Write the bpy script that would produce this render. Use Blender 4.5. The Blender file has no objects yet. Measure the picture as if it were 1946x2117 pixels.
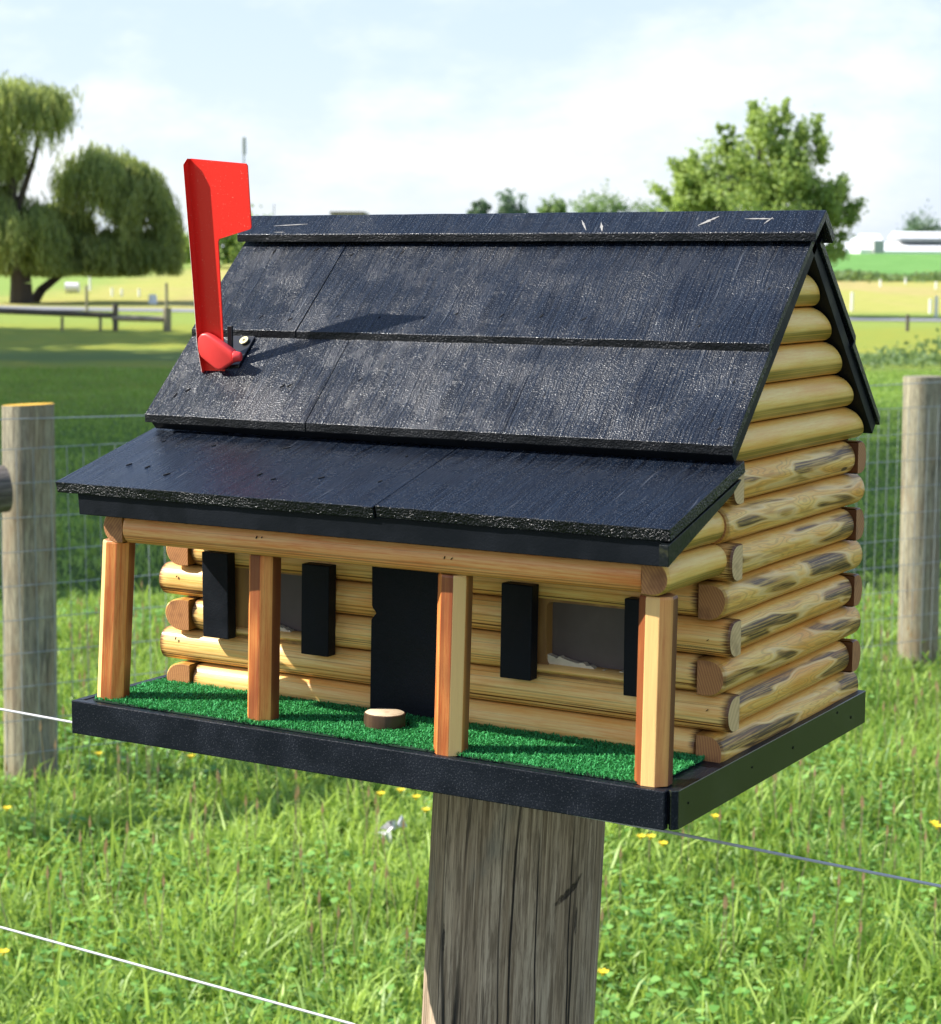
import bpy, bmesh, math, random
import numpy as np
from mathutils import Vector, Matrix, noise as mnoise
random.seed(7); RNG = np.random.default_rng(7)
S = bpy.context.scene; COL = S.collection
Z0 = 1.275                                   # height of the mailbox tray above the ground

# ------------------------------------------------------------------ camera
CAM = np.array([1.143585, -1.250138, 0.375285 + Z0])
ROT = np.array([[0.85858212, 0.51266173, 0.0038327], [0.06795338, -0.10638891, -0.99199987], [-0.50815262, 0.85197379, -0.12618072]])
F = 4083.65
cd = bpy.data.cameras.new('camera'); cam = bpy.data.objects.new('camera', cd); COL.objects.link(cam)
mw = Matrix(((ROT[0][0], -ROT[1][0], -ROT[2][0], CAM[0]), (ROT[0][1], -ROT[1][1], -ROT[2][1], CAM[1]), (ROT[0][2], -ROT[1][2], -ROT[2][2], CAM[2]), (0, 0, 0, 1)))
cam.matrix_world = mw
cd.sensor_fit = 'VERTICAL'; cd.sensor_height = 24; cd.sensor_width = 24; cd.lens = F / 2117 * 24
cd.clip_start = .05; cd.clip_end = 3000
cd.dof.use_dof = True; cd.dof.focus_distance = 1.66; cd.dof.aperture_fstop = 12.5; cd.dof.aperture_blades = 0
S.camera = cam
RV = np.array([ROT[0][0], ROT[0][1], 0]); RV /= np.linalg.norm(RV)      # horizontal right of view
DV = np.array([-RV[1], RV[0], 0])                                        # horizontal view direction
G = np.array([CAM[0], CAM[1], 0])
def at(u, v, dep):
    """world point seen at source pixel (u,v) at horizontal depth dep"""
    d = ROT.T @ np.array([(u - 973) / F, (v - 1058.5) / F, 1.0])
    return CAM + d * (dep / (d @ DV))
def view(lat, dep, z=0.0): 
    p = G + RV * lat + DV * dep; return np.array([p[0], p[1], z])
def terr(dep):
    t = np.clip((np.asarray(dep, float) - 62) / 138.0, 0, 1)
    return 2.53 * t ** 1.15 + np.clip(np.asarray(dep, float) - 200, 0, 140) * .002

# ------------------------------------------------------------------ material helpers
class NT:
    def __init__(s, name):
        s.m = bpy.data.materials.new(name); s.m.use_nodes = True; s.t = s.m.node_tree; s.n = s.t.nodes
        s.b = s.n['Principled BSDF']
    def node(s, typ, **k):
        x = s.n.new(typ)
        for a, v in k.items(): setattr(x, a, v)
        return x
    def link(s, a, b): s.t.links.new(a, b)
    def val(s, sock, v):
        if isinstance(v, bpy.types.NodeSocket): s.link(v, sock)
        elif isinstance(v, (tuple, list)) and len(v) == 3 and sock.type == 'RGBA': sock.default_value = (*v, 1)
        else: sock.default_value = v
    def math(s, op, a, b=0.0, c=0.0, clamp=False):
        x = s.node('ShaderNodeMath', operation=op, use_clamp=clamp)
        s.val(x.inputs[0], a); s.val(x.inputs[1], b); s.val(x.inputs[2], c); return x.outputs[0]
    def mix(s, f, a, b, blend='MIX'):
        x = s.node('ShaderNodeMix', data_type='RGBA', blend_type=blend)
        s.val(x.inputs[0], f); s.val(x.inputs[6], a); s.val(x.inputs[7], b); return x.outputs[2]
    def noise(s, vec, scale=1.0, detail=3.0, rough=.55, dist=0.0):
        x = s.node('ShaderNodeTexNoise'); s.val(x.inputs['Vector'], vec); x.inputs['Scale'].default_value = scale
        x.inputs['Detail'].default_value = detail; x.inputs['Roughness'].default_value = rough; x.inputs['Distortion'].default_value = dist
        return x.outputs['Fac']
    def ramp(s, f, a, b, lo=0.0, hi=1.0, smooth=True):
        x = s.node('ShaderNodeMapRange', interpolation_type='SMOOTHSTEP' if smooth else 'LINEAR')
        s.val(x.inputs[0], f); s.val(x.inputs[1], a); s.val(x.inputs[2], b); s.val(x.inputs[3], lo); s.val(x.inputs[4], hi); return x.outputs[0]
    def comb(s, x, y, z=0.0):
        c = s.node('ShaderNodeCombineXYZ'); s.val(c.inputs[0], x); s.val(c.inputs[1], y); s.val(c.inputs[2], z); return c.outputs[0]
    def uv(s):
        t = s.node('ShaderNodeTexCoord'); p = s.node('ShaderNodeSeparateXYZ'); s.link(t.outputs['UV'], p.inputs[0]); return p.outputs[0], p.outputs[1]
    def obj(s):
        t = s.node('ShaderNodeTexCoord'); return t.outputs['Object']
    def pos(s):
        g = s.node('ShaderNodeNewGeometry'); return g.outputs['Position']
    def sep(s, v):
        p = s.node('ShaderNodeSeparateXYZ'); s.link(v, p.inputs[0]); return p.outputs
    def rnd(s):
        o = s.node('ShaderNodeObjectInfo'); return o.outputs['Random']
    def attr(s, name):
        a = s.node('ShaderNodeAttribute', attribute_name=name); return a.outputs['Fac']
    def bump(s, h, strength=.3, dist=.001, normal=None):
        x = s.node('ShaderNodeBump'); s.val(x.inputs['Height'], h); x.inputs['Strength'].default_value = strength; x.inputs['Distance'].default_value = dist
        if normal is not None: s.link(normal, x.inputs['Normal'])
        return x.outputs[0]
    def out(s, color=None, rough=None, normal=None, spec=None, metal=None, ior=None):
        if color is not None: s.val(s.b.inputs['Base Color'], color)
        if rough is not None: s.val(s.b.inputs['Roughness'], rough)
        if normal is not None: s.link(normal, s.b.inputs['Normal'])
        if spec is not None: s.b.inputs['Specular IOR Level'].default_value = spec
        if metal is not None: s.b.inputs['Metallic'].default_value = metal
        if ior is not None: s.b.inputs['IOR'].default_value = ior
        return s.m

def mat_log(name, base, warm, dark, burn=0.0, bands=1.0, coat=.35, lowband=0.0, facets=False, endburn=.0, warmth=.55):
    k = NT(name); u, v = k.uv(); r = k.math('MULTIPLY', k.rnd(), 57.0)
    grain = k.noise(k.comb(k.math('MULTIPLY', u, 14.0), k.math('MULTIPLY', v, 26.0), r), 1.0, 5, .65, .6)
    fine = k.noise(k.comb(k.math('MULTIPLY', u, 90.0), k.math('MULTIPLY', v, 70.0), r), 1.0, 3, .6)
    broad = k.noise(k.comb(k.math('MULTIPLY', u, 9.0), k.math('MULTIPLY', v, 2.0), k.math('ADD', r, 9.0)), 1.0, 2)
    c = k.mix(k.ramp(grain, .35, .7), base, warm)
    c = k.mix(k.math('MULTIPLY', k.ramp(fine, .45, .75), .35), c, warm, 'MULTIPLY')
    c = k.mix(k.math('MULTIPLY', k.ramp(broad, .42, .7), .45), c, warm, 'MULTIPLY')
    # thin dark growth-ring lines near the lower edge of each log
    ln = k.noise(k.comb(k.math('MULTIPLY', u, 2.2), k.math('MULTIPLY', v, 34.0), k.math('ADD', r, 3.0)), 1.0, 2, .5, .3)
    lm = k.math('MULTIPLY', k.ramp(ln, .48, .57), k.math('MULTIPLY', k.ramp(v, .1, .2), k.ramp(v, .5, .34)))
    lm2 = k.math('MULTIPLY', k.ramp(ln, .60, .66), .35)
    c = k.mix(k.math('MULTIPLY', k.math('MAXIMUM', lm, lm2), bands), c, dark)
    # warm edges, then painted shade where logs meet
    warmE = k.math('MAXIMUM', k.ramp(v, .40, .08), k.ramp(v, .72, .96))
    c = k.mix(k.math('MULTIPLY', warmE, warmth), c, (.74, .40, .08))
    ep = k.attr('endp'); es = k.noise(k.comb(k.math('MULTIPLY', u, 40.0), k.math('MULTIPLY', v, 60.0), r), 1, 2)
    c = k.mix(k.math('MULTIPLY', k.ramp(k.math('ADD', ep, k.math('MULTIPLY', k.math('SUBTRACT', es, .5), 1.1)), .35, .95), endburn), c, (dark[0] * .8, dark[1] * .7, dark[2] * .7))
    edge = k.math('MAXIMUM', k.ramp(v, .24, .06), k.ramp(v, .84, .95))  # seam shade between logs put into the colour
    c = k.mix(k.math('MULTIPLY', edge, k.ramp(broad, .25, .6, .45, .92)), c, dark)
    if lowband:  # olive-brown band: painted reflection and undershade, with burn, low on each log
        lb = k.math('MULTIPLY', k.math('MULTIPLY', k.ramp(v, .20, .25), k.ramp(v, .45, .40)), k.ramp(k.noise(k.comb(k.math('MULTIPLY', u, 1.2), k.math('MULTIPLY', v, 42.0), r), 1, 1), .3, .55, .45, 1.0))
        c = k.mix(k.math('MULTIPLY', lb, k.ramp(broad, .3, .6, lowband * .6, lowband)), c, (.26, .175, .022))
    if burn:
        bn = k.noise(k.comb(k.math('MULTIPLY', u, 9.5), k.math('MULTIPLY', k.math('ADD', v, k.math('MULTIPLY', u, 1.1)), 3.6), k.math('ADD', r, 21.0)), 1.0, 1.4, .5, .35)
        band = k.math('MULTIPLY', k.ramp(v, .26, .40), k.ramp(v, .84, .68))
        ringl = k.ramp(k.math('SINE', k.math('MULTIPLY', bn, 95.0)), .2, .9)
        c = k.mix(k.math('MULTIPLY', k.math('MULTIPLY', ringl, band), .28), c, (.30, .15, .04))
        rim = k.math('MULTIPLY', k.ramp(bn, .49, .53), k.ramp(bn, .58, .55))
        bmask = k.math('MULTIPLY', k.ramp(bn, .53, .62), band)
        stre = k.ramp(k.noise(k.comb(k.math('MULTIPLY', u, 20.0), k.math('MULTIPLY', v, 46.0), r), 1.0, 3), .35, .6, .45, 1.0)
        c = k.mix(k.math('MULTIPLY', k.math('MULTIPLY', bmask, stre), burn), c, (.050, .022, .012))
        c = k.mix(k.math('MULTIPLY', k.math('MULTIPLY', rim, band), .5), c, (.95, .70, .32))
        bn2 = k.noise(k.comb(k.math('MULTIPLY', u, 8.0), k.math('MULTIPLY', v, 7.0), k.math('ADD', r, 33.0)), 1.0, 1.5)
        c = k.mix(k.math('MULTIPLY', k.ramp(bn2, .63, .69), .4), c, (.40, .17, .06))
        kn = k.node('ShaderNodeTexVoronoi'); kn.inputs['Scale'].default_value = 1.0
        k.link(k.comb(k.math('MULTIPLY', u, 9.0), k.math('MULTIPLY', v, 1.6), r), kn.inputs['Vector'])
        c = k.mix(k.ramp(kn.outputs['Distance'], .075, .05), c, (.10, .045, .02))
    if facets:
        fi = k.math('FLOOR', k.math('MULTIPLY', v, 8.0)); wn = k.node('ShaderNodeTexWhiteNoise', noise_dimensions='2D'); k.link(k.comb(fi, r), wn.inputs[0]); fw = wn.outputs[0]
        c = k.mix(k.ramp(fw, .30, .0, 0, .8), c, (.93, .66, .26)); c = k.mix(k.math('MULTIPLY', k.ramp(fw, .38, .60), k.ramp(broad, .3, .55, .35, .85)), c, (.15, .038, .014))
    h = k.math('ADD', k.math('MULTIPLY', grain, .6), k.math('MULTIPLY', fine, .4))
    k.b.inputs['Coat Weight'].default_value = coat; k.b.inputs['Coat Roughness'].default_value = .28
    return k.out(c, .46, k.bump(h, .45, .0006), spec=.3)
def mat_end(name, a, b, scale=260):
    k = NT(name); o = k.sep(k.obj())
    r = k.math('MULTIPLY', k.rnd(), 9.0)
    w = k.node('ShaderNodeTexWave', wave_type='RINGS', rings_direction='SPHERICAL')
    t = k.node('ShaderNodeVectorMath', operation='ADD'); k.link(k.obj(), t.inputs[0]); k.link(k.comb(r, r, r), t.inputs[1])
    k.link(k.obj(), w.inputs['Vector']); w.inputs['Scale'].default_value = scale * .62; w.inputs['Distortion'].default_value = 2.5; w.inputs['Detail'].default_value = 2; w.inputs['Detail Scale'].default_value = .4
    n = k.noise(t.outputs[0], 900, 3); n2 = k.noise(t.outputs[0], 60, 2)
    c = k.mix(k.ramp(w.outputs['Fac'], .2, .95, 0, .6), a, b); c = k.mix(k.math('MULTIPLY', n, .4), c, b)
    c = k.mix(k.ramp(n2, .5, .75, 0, .6), c, (b[0] * .55, b[1] * .5, b[2] * .5))
    return k.out(c, .6, k.bump(n, .4, .0005))
def mat_paint(name, base=(.012, .014, .018), rough=.36, grain=.55, grit=.6, uvgrain=True, patch=.0, tone=.35, coat=.25, spec=.5, fleck=0.0, bd=.0008):
    k = NT(name)
    if uvgrain:
        u, v = k.uv(); g = k.noise(k.comb(k.math('MULTIPLY', u, 420.0), k.math('MULTIPLY', v, 14.0)), 1.0, 4, .6, .8)
        p = k.comb(k.math('MULTIPLY', u, 1.0), v)
    else:
        p = k.obj(); g = k.noise(p, 180, 3)
    f = k.noise(p, 640, 1.5, .6); m = k.noise(p, 26, 3)
    pch = k.ramp(m, .4, .65)
    h = k.math('ADD', k.math('MULTIPLY', g, k.ramp(m, .35, .65, grain, grain * .35)), k.math('MULTIPLY', f, k.ramp(m, .35, .65, grit * .5, grit)))
    c = k.mix(k.math('MULTIPLY', pch, tone), base, (base[0] * 1.9, base[1] * 1.9, base[2] * 1.9))
    if fleck:
        fl = k.noise(p, 820, 0, .5); st_ = k.noise(k.comb(k.math('MULTIPLY', u, 380.0), k.math('MULTIPLY', v, 26.0)), 1.0, 2, .5, .5) if uvgrain else fl
        fm_ = k.math('MAXIMUM', k.ramp(fl, .69, .73), k.math('MULTIPLY', k.ramp(st_, .60, .70), k.ramp(m, .48, .60, 0, .7)))
        c = k.mix(k.math('MULTIPLY', fm_, fleck), c, (.24, .25, .27))
    if patch: c = k.mix(k.math('MULTIPLY', k.ramp(k.noise(p, 300, 4), .70, .74), patch * .6), c, (.12, .12, .12))
    k.b.inputs['Coat Weight'].default_value = coat; k.b.inputs['Coat Roughness'].default_value = .2
    return k.out(c, k.ramp(m, .3, .7, rough * .85, rough * 1.2), k.bump(h, 1.0, bd), spec=spec)
def mat_plain(name, c, rough=.5, metal=0.0, nscale=40, var=.25, bump=.1):
    k = NT(name); n = k.noise(k.obj(), nscale, 4)
    return k.out(k.mix(k.math('MULTIPLY', n, var), c, tuple(x * .4 for x in c)), rough, k.bump(n, bump, .002), metal=metal)
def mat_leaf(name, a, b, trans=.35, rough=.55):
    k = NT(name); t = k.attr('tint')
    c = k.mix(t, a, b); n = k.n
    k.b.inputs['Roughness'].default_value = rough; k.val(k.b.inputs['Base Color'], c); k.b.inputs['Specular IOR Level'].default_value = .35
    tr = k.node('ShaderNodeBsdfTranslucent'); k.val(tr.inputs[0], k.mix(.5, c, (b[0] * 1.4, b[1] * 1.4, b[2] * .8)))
    mx = k.node('ShaderNodeMixShader'); mx.inputs[0].default_value = trans
    k.link(k.b.outputs[0], mx.inputs[1]); k.link(tr.outputs[0], mx.inputs[2])
    k.link(mx.outputs[0], k.n['Material Output'].inputs[0]); return k.m

M = {}
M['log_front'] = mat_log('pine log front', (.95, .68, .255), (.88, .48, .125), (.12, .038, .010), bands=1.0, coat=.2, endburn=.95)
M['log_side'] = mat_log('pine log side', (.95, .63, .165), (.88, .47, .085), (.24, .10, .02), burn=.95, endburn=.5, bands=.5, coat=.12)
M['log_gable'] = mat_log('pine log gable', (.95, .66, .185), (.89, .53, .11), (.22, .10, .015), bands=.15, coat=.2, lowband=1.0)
M['log_beam'] = mat_log('stained pine beam', (.94, .52, .19), (.84, .31, .085), (.20, .07, .02), bands=.6)
M['post'] = mat_log('stained pine post', (.90, .38, .10), (.68, .155, .032), (.09, .025, .010), bands=.8, coat=.2, facets=True)
M['end'] = mat_end('sawn end grain', (.50, .23, .075), (.26, .09, .03))
M['end_pale'] = mat_end('pale sawn end', (.74, .52, .24), (.56, .36, .14))
M['cut'] = mat_log('routed pine', (.56, .37, .15), (.44, .26, .09), (.22, .11, .04), bands=.3, coat=.2)
k = NT('black shingle paint'); u, v = k.uv(); p = k.comb(u, v)
wb = k.math('MULTIPLY', k.math('SUBTRACT', k.noise(p, 11, 2), .5), .02); uw = k.math('ADD', u, wb)
gl = k.noise(k.comb(k.math('MULTIPLY', uw, 520.0), k.math('MULTIPLY', v, 13.0)), 1.0, 2.5, .55, .25)
gb = k.noise(k.comb(k.math('MULTIPLY', uw, 70.0), k.math('MULTIPLY', v, 5.0)), 1.0, 3, .6)
gr = k.noise(p, 900, 1, .5); gr2 = k.noise(p, 430, 2, .6); m = k.noise(p, 12, 5, .65); reg = k.ramp(m, .36, .68)
h = k.math('ADD', k.math('MULTIPLY', gl, k.ramp(reg, 0, 1, 1.3, .75)), k.math('ADD', k.math('MULTIPLY', gr, k.ramp(reg, 0, 1, .35, .6)), k.math('MULTIPLY', gr2, k.ramp(reg, 0, 1, .15, .30))))
c = k.mix(k.ramp(gl, .35, .68), (.0012, .0024, .0060), (.0075, .0125, .0230)); c = k.mix(k.ramp(gb, .5, .75, 0, .5), c, (.009, .014, .024))
c = k.mix(k.math('MULTIPLY', k.math('MAXIMUM', k.ramp(k.noise(p, 1000, 0), .70, .74), k.math('MULTIPLY', k.ramp(gl, .66, .72), k.ramp(gb, .5, .62))), .5), c, (.17, .175, .18))  # pale flecks: worn paint specks together with painted glints
M['roof'] = k.out(c, k.ramp(m, .35, .65, .23, .31), k.bump(h, 1.0, .00080), spec=.33)
M['black'] = mat_paint('black board paint', (.0045, .006, .009), .5, .25, .25, uvgrain=False, coat=0, spec=.16)
M['black_edge'] = mat_paint('rough black sawn edge', (.004, .0045, .006), .29, 1.2, 2.2, uvgrain=False, coat=0, spec=.36, bd=.0014)
M['shingle_edge'] = mat_paint('black shingle edge', (.004, .0045, .006), .34, 1.0, 1.2, uvgrain=False, coat=0, spec=.26, bd=.0009)
M['tray'] = mat_paint('black tray paint', (.0055, .0075, .012), .38, .25, .4, uvgrain=False, coat=0, spec=.2, fleck=.12)
M['trim'] = mat_paint('glossy trim black with painted green reflection', (.022, .026, .009), .22, .05, .05, uvgrain=False, coat=0, spec=.9, fleck=.1)  # olive base paints the grass reflection into the black
k = NT('mottled black verge'); n_ = k.noise(k.obj(), 95, 4, .65)
M['verge'] = k.out(k.mix(k.ramp(n_, .48, .62), (.006, .008, .009), (.022, .024, .007)), k.ramp(n_, .4, .6, .3, .5), k.bump(k.noise(k.obj(), 300, 3), .5, .0006), spec=.35)
M['void'] = mat_plain('matte black slot', (.002, .002, .002), 1.0)
M['pane'] = mat_plain('dusty grey window sheet', (.115, .088, .075), .6, nscale=60, var=.6)
M['putty'] = mat_plain('pale torn putty', (.75, .66, .48), .8, nscale=200, var=.5)
M['chip'] = mat_plain('bare scratch', (.36, .34, .31), .7, nscale=500, var=.8)
M['bracket'] = mat_plain('black enamelled bracket', (.012, .012, .014), .25)
M['screw'] = mat_plain('brass screw', (.78, .68, .38), .3, metal=.8)
M['screwhole'] = mat_plain('screw recess', (.12, .08, .02), .6)

k = NT('red flag paint'); f_ = k.noise(k.obj(), 900, 3)
k.b.inputs['Coat Weight'].default_value = .3
M['red'] = k.out(k.mix(k.ramp(k.noise(k.obj(), 700, 2), .68, .73), (.86, .020, .012), (.90, .22, .16)), .42, k.bump(f_, .12, .0004))
M['red_plastic'] = mat_plain('red plastic', (.88, .055, .05), .42, nscale=60, var=.15)
M['flag_edge'] = mat_plain('bare flag edge', (.75, .72, .68), .4)
M['bark_slice'] = mat_log('bark slice', (.20, .11, .055), (.13, .07, .035), (.05, .025, .015), bands=1, warmth=0)
M['slice_top'] = mat_end('slice top', (.72, .58, .40), (.58, .42, .25))
M['turf'] = mat_leaf('artificial turf', (.012, .17, .035), (.07, .44, .13), .15, .75)
M['turf_base'] = mat_plain('turf backing', (.003, .03, .010), .9)
# weathered posts
def mat_post(name, a, b, crack, knots=()):
    k = NT(name); u, v = k.uv(); r = k.math('MULTIPLY', k.rnd(), 20.0)
    g = k.noise(k.comb(k.math('MULTIPLY', u, 3.0), k.math('MULTIPLY', v, 62.0), r), 1, 5, .65, .4)
    fi = k.noise(k.comb(k.math('MULTIPLY', u, 22.0), k.math('MULTIPLY', v, 260.0), r), 1, 4, .7)
    br = k.noise(k.comb(k.math('MULTIPLY', u, 5.0), k.math('MULTIPLY', v, 9.0), r), 1, 4, .6, .5)
    wob = k.math('ADD', v, k.math('MULTIPLY', k.math('SUBTRACT', k.noise(k.comb(k.math('MULTIPLY', u, 3.0), k.math('MULTIPLY', v, 2.0), r), 1, 3), .5), .014))
    ck = k.node('ShaderNodeTexVoronoi', feature='DISTANCE_TO_EDGE'); ck.inputs['Scale'].default_value = 1
    k.link(k.comb(k.math('MULTIPLY', u, .8), k.math('MULTIPLY', wob, 44.0), r), ck.inputs['Vector'])
    line = k.ramp(ck.outputs['Distance'], .032, .006)
    line = k.math('MULTIPLY', line, k.ramp(k.noise(k.comb(k.math('MULTIPLY', u, 3.0), k.math('MULTIPLY', v, 14.0), r), 1, 2), .40, .56))
    g2 = k.noise(k.comb(k.math('MULTIPLY', u, 5.0), k.math('MULTIPLY', v, 480.0), r), 1, 3, .7, .3)
    c = k.mix(k.ramp(g, .36, .62), a, b); c = k.mix(k.ramp(fi, .42, .62, 0, .75), c, (b[0] * .42, b[1] * .40, b[2] * .38)); c = k.mix(k.ramp(g2, .52, .68, 0, .55), c, (min(1, a[0] * 1.5), min(1, a[1] * 1.5), min(1, a[2] * 1.5))); c = k.mix(k.ramp(g2, .45, .34, 0, .6), c, (b[0] * .35, b[1] * .33, b[2] * .3))
    c = k.mix(k.ramp(br, .45, .75, 0, .55), c, (.22, .14, .07)); c = k.mix(k.ramp(br, .42, .28, 0, .4), c, (.16, .17, .15))
    c = k.mix(k.math('MULTIPLY', line, crack), c, (.008, .006, .005))
    for (ku, kv, su, sv, tilt, st) in knots:
        wn = k.math('MULTIPLY', k.math('SUBTRACT', k.noise(k.comb(k.math('MULTIPLY', u, 130.0), k.math('MULTIPLY', v, 330.0)), 1, 5, .75), .5), 5.0)
        du = k.math('SUBTRACT', u, ku); dv = k.math('SUBTRACT', v, kv); du = k.math('SUBTRACT', du, k.math('MULTIPLY', dv, tilt))
        q = k.math('ADD', k.math('POWER', k.math('ABSOLUTE', k.math('DIVIDE', du, su)), 2.0), k.math('POWER', k.math('ABSOLUTE', k.math('DIVIDE', dv, sv)), 2.0))
        km = k.math('MULTIPLY', k.ramp(k.math('ADD', q, wn), 1.5, .0), st); line = k.math('MAXIMUM', line, k.math('MULTIPLY', km, .8)); c = k.mix(km, c, (.016, .010, .008))
    h = k.math('SUBTRACT', k.math('ADD', k.math('MULTIPLY', g, .5), k.math('MULTIPLY', fi, .5)), k.math('MULTIPLY', line, 1.6))
    return k.out(c, .85, k.bump(h, .9, .003))
M['oldpost'] = mat_post('weathered grey post', (.50, .39, .275), (.31, .225, .145), .97, [(1.158, .4535, .0035, .013, .75, .8), (1.130, .462, .012, .0022, 0, .7), (1.107, .334, .012, .0022, .2, .9), (1.243, .478, .022, .0022, .25, .6)])
M['farpost'] = mat_post('weathered fence post', (.40, .36, .24), (.26, .23, .16), .5)
M['moss'] = mat_plain('orange lichen', (.75, .42, .03), .9)
M['wire'] = mat_plain('galvanised wire', (.42, .45, .46), .45, metal=.5)
M['polywire'] = mat_plain('white coated wire', (.52, .52, .53), .55, var=.05)
M['rail'] = mat_post('old log rail', (.20, .17, .14), (.09, .075, .06), .6)
M['rail_pale'] = mat_post('pale log rail', (.55, .47, .38), (.42, .34, .26), .3)
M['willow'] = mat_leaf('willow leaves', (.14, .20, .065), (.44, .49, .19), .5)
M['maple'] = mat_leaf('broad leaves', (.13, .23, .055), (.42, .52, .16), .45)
M['farleaf'] = mat_leaf('distant leaves', (.11, .18, .07), (.27, .36, .14), .4)
M['farleaf_blue'] = mat_leaf('distant dark leaves', (.11, .16, .11), (.19, .26, .17), .3)
M['bark'] = mat_plain('dark bark', (.060, .045, .035), .9, nscale=8, var=.5, bump=.5)
M['grass'] = mat_leaf('grass blades', (.075, .19, .022), (.43, .57, .13), .38, .45)
M['clover'] = mat_leaf('clover leaves', (.10, .26, .04), (.28, .50, .12), .3, .5)
M['straw'] = mat_leaf('dry grass stalks', (.42, .30, .16), (.60, .42, .28), .3)
M['petal'] = mat_plain('yellow petals', (.85, .62, .02), .5, var=.1)
M['stem'] = mat_plain('flower stem', (.10, .18, .04), .6)
M['white'] = mat_plain('white painted wall', (.80, .80, .79), .6, nscale=1, var=.05)
M['greywall'] = mat_plain('grey wall', (.42, .41, .40), .7, nscale=1)
M['slot'] = mat_plain('dark gap', (.30, .31, .32), .8)
M['brownroof'] = mat_plain('brown roof', (.20, .165, .14), .8, nscale=1)
M['pole'] = mat_plain('grey metal pole', (.30, .31, .33), .6)
M['paper'] = mat_plain('white litter', (.80, .76, .78), .7, nscale=90, var=.2)

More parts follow.
